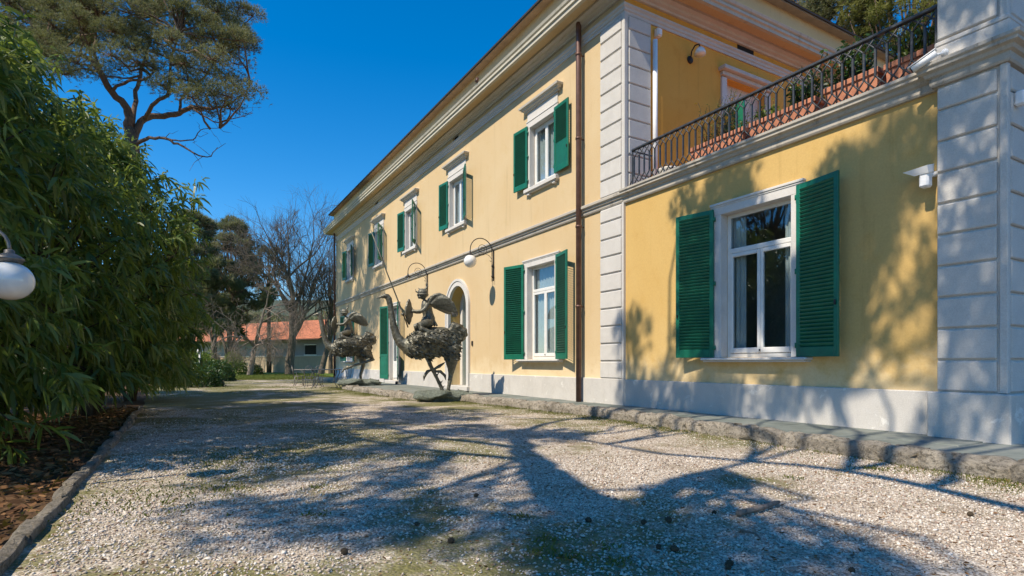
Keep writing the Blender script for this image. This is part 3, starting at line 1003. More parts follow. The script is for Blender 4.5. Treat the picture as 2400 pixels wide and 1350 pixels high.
for xx in (-9.17, -3.52):
    MB().box(xx - .014, xx + .014, 0, .03, 4.82, 5.62, .004).build('post', M['rail_iron'], railing)
MB().box(-9.2, -9.17, .03, .6, 5.60, 5.63, .006).build('end_rail', M['rail_iron'], railing)
# ------------------------------------------------------------------ foliage materials
def leaf_material(name, stops, rough=.5, trans=.35, spec=.5, tcol=None):
    m, nt, b = new_mat(name)
    a = N(nt, 'ShaderNodeAttribute', attribute_name='rnd')
    p = pos(nt)
    f = math_n(nt, 'ADD', math_n(nt, 'MULTIPLY', a.outputs['Fac'], .75), math_n(nt, 'MULTIPLY', noise_fac(nt, p, 1.3, 3, .6), .3))
    col = ramp(nt, f, stops)
    nt.links.new(col, b.inputs['Base Color'])
    b.inputs['Roughness'].default_value = rough
    b.inputs['Specular IOR Level'].default_value = spec
    t = N(nt, 'ShaderNodeBsdfTranslucent')
    tc = mix(nt, .5, col, tcol or (.16, .20, .02))
    nt.links.new(tc, t.inputs['Color'])
    ms_ = N(nt, 'ShaderNodeMixShader'); ms_.inputs[0].default_value = trans
    nt.links.new(b.outputs[0], ms_.inputs[1]); nt.links.new(t.outputs[0], ms_.inputs[2])
    nt.links.new(ms_.outputs[0], nt.nodes['Material Output'].inputs[0])
    return m
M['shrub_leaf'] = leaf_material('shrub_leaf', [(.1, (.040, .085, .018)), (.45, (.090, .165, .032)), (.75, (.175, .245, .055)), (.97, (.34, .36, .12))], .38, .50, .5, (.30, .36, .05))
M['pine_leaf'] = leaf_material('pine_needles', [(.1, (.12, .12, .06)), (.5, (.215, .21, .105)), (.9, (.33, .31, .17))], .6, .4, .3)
M['far_pine'] = leaf_material('far_pine_needles', [(.1, (.14, .145, .085)), (.5, (.24, .24, .14)), (.9, (.37, .35, .20))], .7, .5, .2)
M['olive_leaf'] = leaf_material('olive_needles', [(.1, (.13, .135, .035)), (.5, (.24, .24, .06)), (.9, (.38, .35, .11))], .6, .45, .3)
M['hedge_leaf'] = leaf_material('hedge_leaf', [(.1, (.008, .03, .008)), (.5, (.02, .065, .012)), (.9, (.05, .12, .02))], .45, .25)
M['bright_leaf'] = leaf_material('bright_leaf', [(.1, (.05, .09, .01)), (.5, (.12, .19, .02)), (.9, (.22, .28, .04))], .5, .4)
M['grass'] = leaf_material('grass_blades', [(.1, (.045, .065, .010)), (.5, (.115, .135, .022)), (.9, (.24, .22, .06))], .6, .35, .3)
M['dry_leaf'] = leaf_material('dry_leaf', [(.1, (.05, .025, .012)), (.5, (.14, .065, .028)), (.9, (.30, .16, .07))], .8, .15, .2)
M['yellow_flower'] = plain('yellow_flower', (.80, .52, .02), .7, .1)
def bark_material(name, c1, c2):
    m, nt, b = new_mat(name)
    p = pos(nt)
    f = noise_fac(nt, mapping(nt, p, (6, 6, 1.6)), 3.5, 6, .7, .4)
    nt.links.new(ramp(nt, f, [(.3, c1), (.7, c2)]), b.inputs['Base Color'])
    b.inputs['Roughness'].default_value = .95
    b.inputs['Specular IOR Level'].default_value = .15
    bump(nt, b, f, .8, .04)
    return m
M['bark'] = bark_material('pine_bark', (.075, .05, .036), (.24, .165, .12))
M['grey_bark'] = bark_material('grey_bark', (.075, .062, .05), (.21, .175, .14))
M['shrub_bark'] = bark_material('shrub_bark', (.04, .03, .02), (.12, .09, .06))
M['dead_wood'] = bark_material('dead_wood', (.14, .105, .085), (.34, .28, .23))

# ------------------------------------------------------------------ foliage builders
def unit(v):
    return v / np.maximum(1e-9, np.linalg.norm(v, axis=-1, keepdims=True))
def blades(P, D, L, Wd, rng, droop=0.0, val=None):
    """lance-shaped leaves: P bases, D unit directions; 6 verts, 4 triangles each"""
    n = len(P)
    L = np.broadcast_to(L, n)[:, None]; Wd = np.broadcast_to(Wd, n)[:, None]
    side = unit(np.cross(D, rng.normal(size=(n, 3))))
    g_ = np.array([0, 0, -1.0])
    m1 = P + D * L * .35 + g_ * droop * L * .10
    m2 = P + D * L * .70 + g_ * droop * L * .36
    tip = P + D * L * .98 + g_ * droop * L * .75
    V = np.stack([P, m1 - side * Wd * .5, m1 + side * Wd * .5, m2 - side * Wd * .42, m2 + side * Wd * .42, tip], 1).reshape(-1, 3)
    b_ = (np.arange(n) * 6)[:, None]
    T = np.concatenate([b_ + np.array([[0, 1, 2]]), b_ + np.array([[1, 3, 2]]), b_ + np.array([[2, 3, 4]]), b_ + np.array([[3, 5, 4]])], 0)
    if val is None: val = rng.random(n)
    return V, T, np.repeat(val, 6)
def needles(P, D, L, Wd, rng, val=None):
    n = len(P)
    L = np.broadcast_to(L, n)[:, None]; Wd = np.broadcast_to(Wd, n)[:, None]
    side = unit(np.cross(D, rng.normal(size=(n, 3))))
    V = np.stack([P - side * Wd * .5, P + side * Wd * .5, P + D * L], 1).reshape(-1, 3)
    T = np.arange(n * 3).reshape(-1, 3)
    if val is None: val = rng.random(n)
    return V, T, np.repeat(val, 3)
def tufts(C0, A, k, L, Wd, rng, spread=.8, val=None):
    n = len(C0)
    P = np.repeat(C0, k, 0)
    D = unit(np.repeat(A, k, 0) + spread * rng.normal(size=(n * k, 3)))
    LL = L * rng.uniform(.6, 1.15, n * k)
    if val is None: val = rng.random(n)
    v = np.clip(np.repeat(val, k) + rng.normal(0, .12, n * k), 0, 1)
    return needles(P, D, LL, Wd, rng, v)
def merge_vt(items):
    V, T, A = [], [], []
    o = 0
    for v, t, a in items:
        V.append(v); T.append(t + o); A.append(a); o += len(v)
    return np.concatenate(V), np.concatenate(T), np.concatenate(A)
def fol_obj(name, items, mat, parent, kind='stuff', local=False):
    V, T, A = merge_vt(items)
    if local is not False: V = V - np.array(local)
    o = obj(name, np_mesh(name, V, T, mat, False, {'rnd': A}), parent, local is not False)
    if kind: o['kind'] = kind
    return o
def wiggle(a, b, n, amp, rng):
    a = Vector(a); b = Vector(b)
    pts = []
    off = Vector((0, 0, 0))
    L = (b - a).length
    for i in range(n + 1):
        t = i / n
        s = math.sin(PI * t)
        pts.append(a.lerp(b, t) + Vector(rng.normal(0, amp * L, 3)) * s)
    return pts

def smooth_limb(l, rng, k=4, jit=.035):
    P = [Vector(p) for p, r_ in l]; R_ = [r_ for p, r_ in l]
    out = []
    for i in range(len(P) - 1):
        p0, p1, p2, p3 = P[max(i - 1, 0)], P[i], P[i + 1], P[min(i + 2, len(P) - 1)]
        for j in range(k):
            t = j / k
            q = .5 * ((2 * p1) + (p2 - p0) * t + (2 * p0 - 5 * p1 + 4 * p2 - p3) * t * t + (3 * p1 - p0 - 3 * p2 + p3) * t * t * t)
            if j: q = q + Vector(rng.normal(0, jit, 3)) * min(1.0, (p2 - p1).length)
            out.append((q, R_[i] + (R_[i + 1] - R_[i]) * t))
    out.append((P[-1], R_[-1]))
    return out
def pine_tree(name, label, group, trunk, limbs, lobes, mat, seed, tuft_n=30, tuft_k=9, nl=.20, nw=.016, bark='bark', cat='tree', twig=True, flat=True):
    """trunk: [(point, radius)], limbs: lists of the same, lobes: (centre, radii xyz, density)"""
    rng = np.random.default_rng(seed)
    root = empty(name, trunk[0][0], label, cat, group)
    t = MB()
    t.tube([p for p, r_ in trunk], [r_ for p, r_ in trunk], 10)
    t.build('trunk', M[bark], root)
    lb = MB()
    nodes = [Vector(p) for p, r_ in trunk[len(trunk) // 2:]]
    for l in limbs:
        sl = smooth_limb(l, rng)
        lb.tube([p for p, r_ in sl], [r_ for p, r_ in sl], 7)
        if twig:
            for (p, r_) in sl[len(sl) // 3::2]:
                e = p + Vector((rng.normal(0, .45), rng.normal(0, .45), rng.normal(.15, .35)))
                lb.tube(wiggle(p, e, 3, .10, rng), [min(.016, r_ * .5), .011, .008, .004], 4, False)
        for (p, r_), (q, r2) in zip(l, l[1:]):
            for s in (0, .5): nodes.append(Vector(p).lerp(Vector(q), s))
        nodes.append(Vector(l[-1][0]))
    items = []
    for (c, rr_, dens) in lobes:
        c = Vector(c)
        near = sorted(nodes, key=lambda q: (q - c).length)[:3]
        q = near[0]
        pts = wiggle(q, c, 4, .05, rng)
        lb.tube(pts, np.linspace(.055, .022, 5), 5, False)
        nt_ = int(tuft_n * dens)
        d = unit(rng.normal(size=(nt_, 3)))
        if flat: d[:, 2] = np.where(d[:, 2] < -.25, -d[:, 2] * .5, d[:, 2])
        rad_ = rng.random(nt_) ** .38
        P = np.array(c) + d * rad_[:, None] * np.array(rr_)
        ax = unit(d + np.array([0, 0, .5]))
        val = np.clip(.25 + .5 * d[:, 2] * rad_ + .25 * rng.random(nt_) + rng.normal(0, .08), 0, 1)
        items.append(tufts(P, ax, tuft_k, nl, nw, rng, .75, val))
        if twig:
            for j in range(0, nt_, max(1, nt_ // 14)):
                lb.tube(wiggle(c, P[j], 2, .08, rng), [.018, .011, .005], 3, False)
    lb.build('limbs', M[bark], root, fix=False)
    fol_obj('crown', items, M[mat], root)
    return root

# ------------------------------------------------------------------ big umbrella pine on the garden side (its limbs traced against the sky)
PD = 26.0
def pp(x, y, dd=0.0): return tuple(at_depth(x, y, PD + dd))
base = at_depth(312, 905, PD); base.z = -.05
trunk = [(tuple(base), .36), (pp(318, 760, .2), .33), (pp(330, 600), .30), (pp(322, 450), .28), (pp(312, 345), .26), (pp(302, 300), .22)]
limbs = [
    [(pp(302, 300), .22), (pp(298, 255), .17), (pp(262, 215, -.5), .15), (pp(232, 165, -1), .12), (pp(215, 140, -1.2), .10), (pp(160, 118, -1.5), .07), (pp(110, 95, -2), .05)],
    [(pp(232, 165, -1), .08), (pp(220, 110, -.5), .06), (pp(230, 50, 0), .04)],
    [(pp(312, 335), .18), (pp(330, 285, .5), .15), (pp(370, 272, 1), .14), (pp(420, 266, 1.2), .12), (pp(450, 250, 1.2), .10), (pp(500, 255, 1), .06), (pp(545, 240, 1), .04), (pp(585, 205, 1), .02)],
    [(pp(420, 266, 1.2), .07), (pp(430, 225, 1.4), .06), (pp(480, 180, 1.6), .05), (pp(520, 120, 1.8), .03)],
    [(pp(450, 250, 1.2), .05), (pp(500, 285, 1), .03), (pp(560, 275, .8), .018), (pp(590, 262, .6), .008)],
    [(pp(315, 340), .11), (pp(350, 322, -.5), .07), (pp(400, 328, -.8), .055), (pp(440, 350, -1), .04), (pp(485, 368, -1.2), .025), (pp(510, 345, -1.2), .012)],
    [(pp(400, 328, -.8), .035), (pp(452, 328, -1), .025), (pp(470, 305, -1), .018), (pp(515, 300, -1), .008)],
    [(pp(310, 320), .14), (pp(315, 250, 1), .11), (pp(322, 205, 1.4), .09), (pp(335, 150, 1.6), .07), (pp(350, 90, 1.8), .05), (pp(365, 40, 2), .03)],
    [(pp(340, 280), .10), (pp(365, 240, -1), .08), (pp(395, 215, -1.4), .07), (pp(400, 150, -1.6), .05), (pp(420, 80, -1.8), .035)],
    [(pp(262, 215, -.5), .08), (pp(300, 190, -1), .06), (pp(340, 185, -1.4), .05), (pp(365, 165, -1.6), .03)],
]
rl_ = random.Random(11)
lobes = []
lobe_px = [(60, 40), (110, 70), (150, 30), (190, 70), (230, 30), (265, 75), (300, 30), (335, 70), (370, 30), (400, 75), (430, 30), (455, 90), (480, 55), (495, 140),
           (510, 30), (545, 75), (560, 110), (572, 95), (548, 150), (520, 185), (480, 170), (440, 190), (400, 140), (360, 120), (310, 120), (260, 130), (200, 110), (140, 110),
           (120, 140), (90, 170), (150, 175), (280, 165), (330, 150), (430, 150), (370, 165), (470, 205), (410, 215), (530, 225), (450, 230), (500, 225), (550, 200), (575, 225), (380, 200), (235, 180), (180, 150), (500, 90), (530, 45), (340, 20), (250, -20), (150, -30), (380, -30), (470, -10), (60, -20), (20, 10), (300, -60), (430, -70), (200, -80), (90, 120), (490, 265), (540, 255)]
for (px, py) in lobe_px:
    dd = rl_.uniform(-3.2, 3.2)
    rr_ = rl_.uniform(.55, .95)
    lobes.append((pp(px, py, dd), (rr_ * 1.15, rr_ * 1.15, rr_ * .85), rr_ * 1.3 * (1.2 if py < 120 else .8)))
for i_ in range(46):
    rr_ = rl_.uniform(.7, 1.1)
    lobes.append((pp(rl_.uniform(-60, 520), rl_.uniform(-260, -20), rl_.uniform(-4, 4)), (rr_, rr_, rr_ * .8), rr_ * .8))
for i_ in range(26):
    rr_ = rl_.uniform(.5, .85)
    lobes.append((pp(rl_.uniform(-40, 250), rl_.uniform(-20, 110), rl_.uniform(-3, 3)), (rr_, rr_, rr_ * .8), rr_ * 1.2))
for (px, py) in lobe_px[:34]:
    dd = rl_.uniform(-3.5, 3.5)
    rr_ = rl_.uniform(.5, .8)
    lobes.append((pp(px + rl_.uniform(-30, 20), py - rl_.uniform(0, 70), dd), (rr_, rr_, rr_ * .8), rr_ * 1.1))
pine_tree('pine_tree', 'tall umbrella pine with bare forking reddish limbs above the leafy shrubs', None, trunk, limbs, lobes, 'pine_leaf', 5, 260, 9, .19, .017)

# ------------------------------------------------------------------ leaning pine on the camera side, whose limbs and crown shade the court and the wing
def from_shadow(sx, sy, h):     # a point h metres up whose shadow falls at (sx, sy) on the gravel
    return (sx + h * SUN.x / SUN.z, sy + h * SUN.y / SUN.z, h)
trunk = [((1.9, -13.2, -.05), .42), ((1.6, -12.9, 1.8), .36), ((.9, -12.5, 3.8), .32), (from_shadow(-1.2, -6.5, 5.4), .30), (from_shadow(-2.6, -5.75, 6.4), .27), (from_shadow(-3.8, -5.6, 7.2), .24), (from_shadow(-4.6, -5.25, 7.9), .20)]
limbs = [
    [(from_shadow(-4.6, -5.25, 7.9), .20), (from_shadow(-5.6, -4.85, 8.7), .16), (from_shadow(-6.9, -4.2, 9.3), .13), (from_shadow(-8.0, -3.2, 10.2), .09), (from_shadow(-8.8, -1.9, 11.0), .05)],
    [(from_shadow(-6.0, -4.6, 8.9), .09), (from_shadow(-8.0, -5.2, 9.3), .07), (from_shadow(-10.2, -5.4, 9.8), .04)],
    [(from_shadow(-5.2, -5.0, 8.4), .08), (from_shadow(-7.2, -5.9, 8.6), .06), (from_shadow(-9.0, -6.3, 9.0), .03)],
    [(from_shadow(-2.6, -5.75, 6.4), .10), (from_shadow(-3.4, -4.9, 7.8), .065), (from_shadow(-3.9, -3.6, 9.2), .055), (from_shadow(-4.3, -1.5, 10.8), .045), (from_shadow(-4.8, .5, 12.4), .03)],
    [(from_shadow(.2, -3.6, 7.2), .07), (from_shadow(-1.6, -3.0, 8.0), .085), (from_shadow(-3.2, -2.6, 8.8), .07), (from_shadow(-4.9, -3.4, 9.0), .05), (from_shadow(-6.8, -3.4, 9.6), .03)],
    [((.9, -12.5, 3.8), .16), (from_shadow(.6, -5.4, 5.6), .13), (from_shadow(.2, -3.6, 7.2), .11), (from_shadow(-.8, -1.5, 9.5), .08), (from_shadow(-1.8, .8, 12), .05)],
]
lobes = []
rl_ = random.Random(23)
for i in range(210):                                   # crown over the court; its shade lands on the wing wall
    x_ = rl_.uniform(-9.4, -1.0)
    zw = rl_.uniform(-.2, 4.4) if x_ < -4.2 else rl_.uniform(-.2, 6.4)
    if x_ < -8.0 and zw > 2.4: continue
    if noise.noise(Vector((x_ * .75, zw * .75, 4.2))) + .5 * noise.noise(Vector((x_ * 1.9, zw * 1.9, 1.2))) < -.12: continue
    if x_ < -7.6 and rl_.random() < .4: continue
    h = rl_.uniform(8.5, 13.0) + zw * .3
    yy = -(h - zw) * (-SUN.y / SUN.z)
    rr_ = rl_.uniform(.32, .60)
    lobes.append(((x_ + (h - zw) * SUN.x / SUN.z, yy, h), (rr_, rr_, rr_ * .75), rr_ * 1.5))
for (sx, sy, k_) in ((-8.2, -4.2, 8), (-10.5, -4.6, 8), (-9.3, -5.2, 7), (-7.4, -6.2, 5), (-10.8, -3.6, 7), (-6.4, -3.4, 4), (-12.4, -4.0, 5), (-5.2, -7.3, 3), (-6.8, -6.9, 3), (-4.1, -7.3, 3), (-3.6, -7.8, 3), (-5.9, -8.0, 2), (-2.6, -6.5, 8), (-1.5, -6.1, 9), (-1.2, -5.5, 5)):
    for i in range(k_):
        h = rl_.uniform(8.6, 11.5)
        rr_ = rl_.uniform(.35, .62)
        c = from_shadow(sx + rl_.gauss(0, .7), sy + rl_.gauss(0, .33), h)
        lobes.append((c, (rr_, rr_, rr_ * .8), rr_ * 1.5))
pine_tree('pine_tree', 'leaning umbrella pine whose shadow falls across gravel court and wing', None, trunk, limbs, lobes, 'pine_leaf', 9, 95, 9, .21, .03, twig=False)

# ------------------------------------------------------------------ trees behind the house
def simple_pine(px, py, dep, rx, rz, nl_, seed, label, group, mat='pine_leaf', ground_y=None, tn=110, k=8, L_=.24, W_=.03, taper=False, twig=False):
    c = at_depth(px, py, dep)
    rn = random.Random(seed)
    b_ = Vector((c.x + rn.uniform(-.4, .4), c.y + rn.uniform(-.4, .4), -.05))
    tr_ = [(tuple(b_), .26), (tuple(b_.lerp(c, .4)), .21), (tuple(b_.lerp(c, .75)), .15), (tuple(c), .09)]
    lm, lo_ = [], []
    for i in range(int(nl_ * 1.7)):
        a = rn.uniform(0, 2 * PI)
        h = rn.uniform(-1, 1)
        s = math.sqrt(max(.05, 1 - h * h)) if not taper else max(.15, (.25 + .75 * math.sqrt(max(0, 1 - h * h))) * (1.0 - .35 * h)) * rn.uniform(.7, 1.15)
        q = rn.uniform(.45, 1.0)
        p = Vector((c.x + rx * s * q * math.cos(a), c.y + rx * s * q * math.sin(a), c.z + rz * h))
        r_ = rn.uniform(.32, .72) * rx / 3.4
        lo_.append((tuple(p), (r_, r_, r_ * .75), r_ * 1.4))
        if i % 2 == 0:
            st = b_.lerp(c, rn.uniform(.55, .98)); st.z = min(st.z, p.z - .3) if p.z - .3 > 2 else st.z
            lm.append([(tuple(st), .07), (tuple(st.lerp(p, .5) + Vector((0, 0, -.15))), .05), (tuple(p), .02)])
    return pine_tree('pine_tree', label, group, tr_, lm, lo_, mat, seed, tn, k, L_, W_, twig=twig, flat=False)
simple_pine(-854, 55, 11.5, 5.2, 6.2, 80, 35, 'broad evergreen out of view behind the bed, added for the window reflections', None, 'pine_leaf', None, 150, 8, .28, .05)  # unseen tree, added to block the sky reflected in the wing window
simple_pine(1925, 5, 31, 3.8, 4.4, 80, 31, 'olive green pine rising behind the villa roof', None, 'pine_leaf', None, 190)
simple_pine(2140, 95, 27, 3.2, 4.8, 90, 32, 'yellowish pine behind the terrace railing beside the pier', None, 'olive_leaf', None, 140)

# ------------------------------------------------------------------ pines and wood beyond the lawn
simple_pine(455, 640, 52, 3.0, 5.6, 90, 41, 'feathery grey green pine behind the leafy shrubs', 'pines beyond the lawn', 'far_pine', None, 70, 8, .40, .06, True)
simple_pine(545, 640, 58, 3.4, 5.4, 90, 42, 'conical grey pine between the feathery pine and the bare tree', 'pines beyond the lawn', 'far_pine', None, 70, 8, .40, .06, True)
simple_pine(500, 700, 66, 3.0, 4.0, 40, 43, 'dark distant pine low between the two grey pines', 'pines beyond the lawn', 'far_pine', None, 60, 8, .34, .055, True)
simple_pine(630, 640, 62, 2.0, 3.0, 30, 44, 'small pine crown seen through the bare tree', 'pines beyond the lawn', 'far_pine', None, 60, 8, .34, .05)
# wooded ridge far off
rng = np.random.default_rng(77)
items = []
for i in range(150):
    px = rng.uniform(380, 860); dep = rng.uniform(95, 150)
    topy = 742 + 10 * math.sin(px * .02) + rng.normal(0, 7)
    c = at_depth(px, topy, dep)
    d = unit(rng.normal(size=(110, 3)))
    d[:, 2] = np.abs(d[:, 2]) - .35
    R = rng.uniform(3.0, 5.2)
    P = np.array([c.x, c.y, c.z - R * .7]) + d * R * (rng.random((110, 1)) ** .3)
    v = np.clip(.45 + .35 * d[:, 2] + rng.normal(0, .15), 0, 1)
    items.append(tufts(P, unit(d), 7, 1.1, .40, rng, .8, v))
tag(fol_obj('distant_wood', items, M['far_pine'], None), 'wooded ridge of dark green trees behind the tiled house', 'wood', kind='stuff')
hb = MB()
hp = [at_depth(px, 0, 165) for px in range(250, 1000, 25)]
hv = [(p.x, p.y, -1) for p in hp] + [(p.x, p.y, 11 + 1.5 * math.sin(i)) for i, p in enumerate(hp)] + [(p.x * 1.6, p.y * 1.6, 30) for p in hp]
k = len(hp)
hb.add(hv, [(i, i + 1, k + i + 1, k + i) for i in range(k - 1)] + [(k + i, k + i + 1, 2 * k + i + 1, 2 * k + i) for i in range(k - 1)])
tag(hb.build('hill', plain('wooded_hill', (.05, .065, .035), .95, .4, .3)), kind='structure')

# ------------------------------------------------------------------ bare winter trees
def bare_tree(name, label, base, height, seed, bark='grey_bark', spread=.55, levels=6, r0=.30, up=.35, first=.28, kids=(2, 4), group=None, droop=0.0, fork=None, tlean=(0, 0)):
    rn = random.Random(seed)
    root = empty(name, base, label, 'tree', group)
    tk, bm_, tw = MB(), MB(), MB()
    def grow(p, d, L, r_, lv):
        n = 5 if lv < 2 else (3 if lv < 4 else 2)
        pts = [p]; q = p.copy(); dd = d.copy()
        for i in range(n):
            dd = (dd + Vector((rn.gauss(0, .10), rn.gauss(0, .10), rn.gauss(0, .07) + up * .12 - droop * .16))).normalized()
            q = q + dd * (L / n)
            pts.append(q.copy())
        rs = [r_ * (1 - .45 * i / n) for i in range(n + 1)]
        tgt = tk if lv == 0 else (bm_ if lv < 4 else tw)
        tgt.tube(pts, rs, 8 if lv == 0 else (5 if lv < 3 else 3), False)
        if lv >= levels: return
        kmin, kmax = kids
        kk = rn.randint(kmin, kmax) + (3 if lv == 0 else 0)
        for j in range(kk):
            t = rn.uniform(.35 if lv else first, 1.0) if j else 1.0
            f = t * n; i0 = min(int(f), n - 1)
            s = pts[i0].lerp(pts[i0 + 1], f - i0)
            a = rn.uniform(0, 2 * PI)
            perp = dd.cross(Vector((math.cos(a), math.sin(a), .1))).normalized()
            sp_ = spread * rn.uniform(.6, 1.3) * (.35 if (j == 0 and lv < 3) else 1)
            nd = (dd + perp * sp_ * 1.3).normalized()
            grow(s, nd, L * rn.uniform(.55, .82) * (.8 if lv == 0 and j else 1), rs[i0] * (rn.uniform(.5, .7) if j else .8), lv + 1)
    grow(Vector(base), Vector((tlean[0], tlean[1], 1)).normalized(), height * .40, r0, 0)
    tk.build('trunk', M[bark], root, fix=False)
    bm_.build('limbs', M[bark], root, fix=False)
    if tw.v:
        o = tw.build('twigs', M[bark], root, fix=False); o['kind'] = 'stuff'
    return root
b1 = at_depth(678, 878, 52); b1.z = -.05
bare_tree('bare_tree', 'tall bare leafless tree with stout trunk before the brown wall', b1, 15.5, 4, 'grey_bark', .62, 6, .42, .75, .42, (3, 5))
b2 = at_depth(752, 878, 55); b2.z = -.05
bare_tree('bare_tree', 'slender bare tree with dark double trunk close to the villa corner', b2, 14.5, 8, 'grey_bark', .46, 6, .30, 1.0, .4, (3, 4))
b2 = at_depth(775, 878, 57); b2.z = -.05
bare_tree('bare_tree', 'thin bare tree right behind the villa corner', b2, 13.0, 15, 'grey_bark', .30, 5, .24, 1.2, .4, (2, 4))
b3 = at_depth(585, 880, 49); b3.z = -.05
bare_tree('pruned_tree', 'low wide tree of tangled pale dead branches', b3, 9.0, 21, 'dead_wood', 1.15, 6, .26, -.3, .6, (3, 5), droop=.55)
b4 = at_depth(500, 878, 60); b4.z = -.05
bare_tree('bare_tree', 'dark bare tree between shrub and pruned tree', b4, 13.5, 27, 'grey_bark', .55, 6, .30, .5, .4, (3, 4))

# ------------------------------------------------------------------ garden wall and the tiled house behind
M['brown_wall'] = stone('garden_wall_render', (.46, .35, .23), (.22, .16, .11), None, .6, 1.2)
M['house_wall'] = stone('grey_house_wall', (.27, .27, .29), (.2, .2, .21), None, .4, 1.0)
def wall_between(p, q, z0, z1, th, mb):
    p = Vector(p); q = Vector(q)
    mb.bar((p.x, p.y, (z0 + z1) / 2), (q.x, q.y, (z0 + z1) / 2), th, z1 - z0)
gw = MB()
A_ = at_depth(515, 0, 70); B_ = at_depth(800, 0, 57)
wall_between(A_, B_, -.3, 1.75, .4, gw)
wall_between(at_depth(514, 0, 70), at_depth(380, 0, 62), -.3, 2.1, .4, gw)
o = gw.build('garden_wall', M['brown_wall'])
tag(o, 'brown rendered garden wall behind the bare trees', 'wall')
MB().bar((A_.x, A_.y, 1.80), (B_.x, B_.y, 1.80), .5, .08).build('coping', M['trim'], o)
house = empty('house', tuple(at_depth(640, 0, 70).xy) + (0,), 'low grey neighbouring house with orange tiled roof behind the garden wall', 'building')
A_ = at_depth(400, 0, 86); B_ = at_depth(768, 0, 70)
ax = (B_ - A_); ax.z = 0; ax.normalize()
nr_ = Vector((-ax.y, ax.x, 0))
if nr_.dot(Vector((VD[0], VD[1], 0))) < 0: nr_ = -nr_
def hp3(u, v, z): 
    q = A_ + ax * u + nr_ * v
    return (q.x, q.y, z)
Lh = (B_ - A_).xy.length
hw = MB()
hw.add([hp3(0, 0, 0), hp3(Lh, 0, 0), hp3(Lh, 9, 0), hp3(0, 9, 0), hp3(0, 0, 4.5), hp3(Lh, 0, 4.5), hp3(Lh, 9, 4.5), hp3(0, 9, 4.5)],
       [(0, 1, 5, 4), (1, 2, 6, 5), (2, 3, 7, 6), (3, 0, 4, 7)])
hw.build('wall', M['house_wall'], house)
# roof of rows of half-round tiles
rf = MB(); nrow = int(Lh / .22)
vs_ = []; fs_ = []
cols = nrow * 4
for i in range(cols + 1):
    u = -.5 + (Lh + 1.0) * i / cols
    zz_ = .055 * abs(math.sin(PI * i / 4))
    rise = 2.9
    cut = min(1.0, max(.08, (Lh + .5 - u) / 5.5))
    vs_ += [hp3(u, -1.9, 4.0 + zz_), hp3(u, -1.9 + 6.6 * cut, 4.0 + rise * cut + zz_)]
for i in range(cols): fs_.append((2 * i, 2 * i + 2, 2 * i + 3, 2 * i + 1))
rf.add(vs_, fs_)
M['far_tile'] = plain('orange_tiles', (.46, .17, .085), .85, .35, 3)
rf.build('roof', M['far_tile'], house, fix=False)
MB().bar(hp3(-.5, -1.93, 3.95), hp3(Lh + .5, -1.93, 3.95), .12, .10).build('gutter', M['copper'], house)
for (u0, u1) in ((Lh * .30, Lh * .34), (Lh * .88, Lh * .94)):
    wn_ = MB().add([hp3(u0, -.03, 2.1), hp3(u1, -.03, 2.1), hp3(u1, -.03, 3.3), hp3(u0, -.03, 3.3)], [(0, 1, 2, 3)]).build('window', M['dark'], house)
    MB().bar(hp3(u0 - .1, -.06, 2.05), hp3(u1 + .1, -.06, 2.05), .12, .1).bar(hp3(u0 - .05, -.05, 3.35), hp3(u1 + .05, -.05, 3.35), .08, .1).build('window_frame', M['white'], wn_)
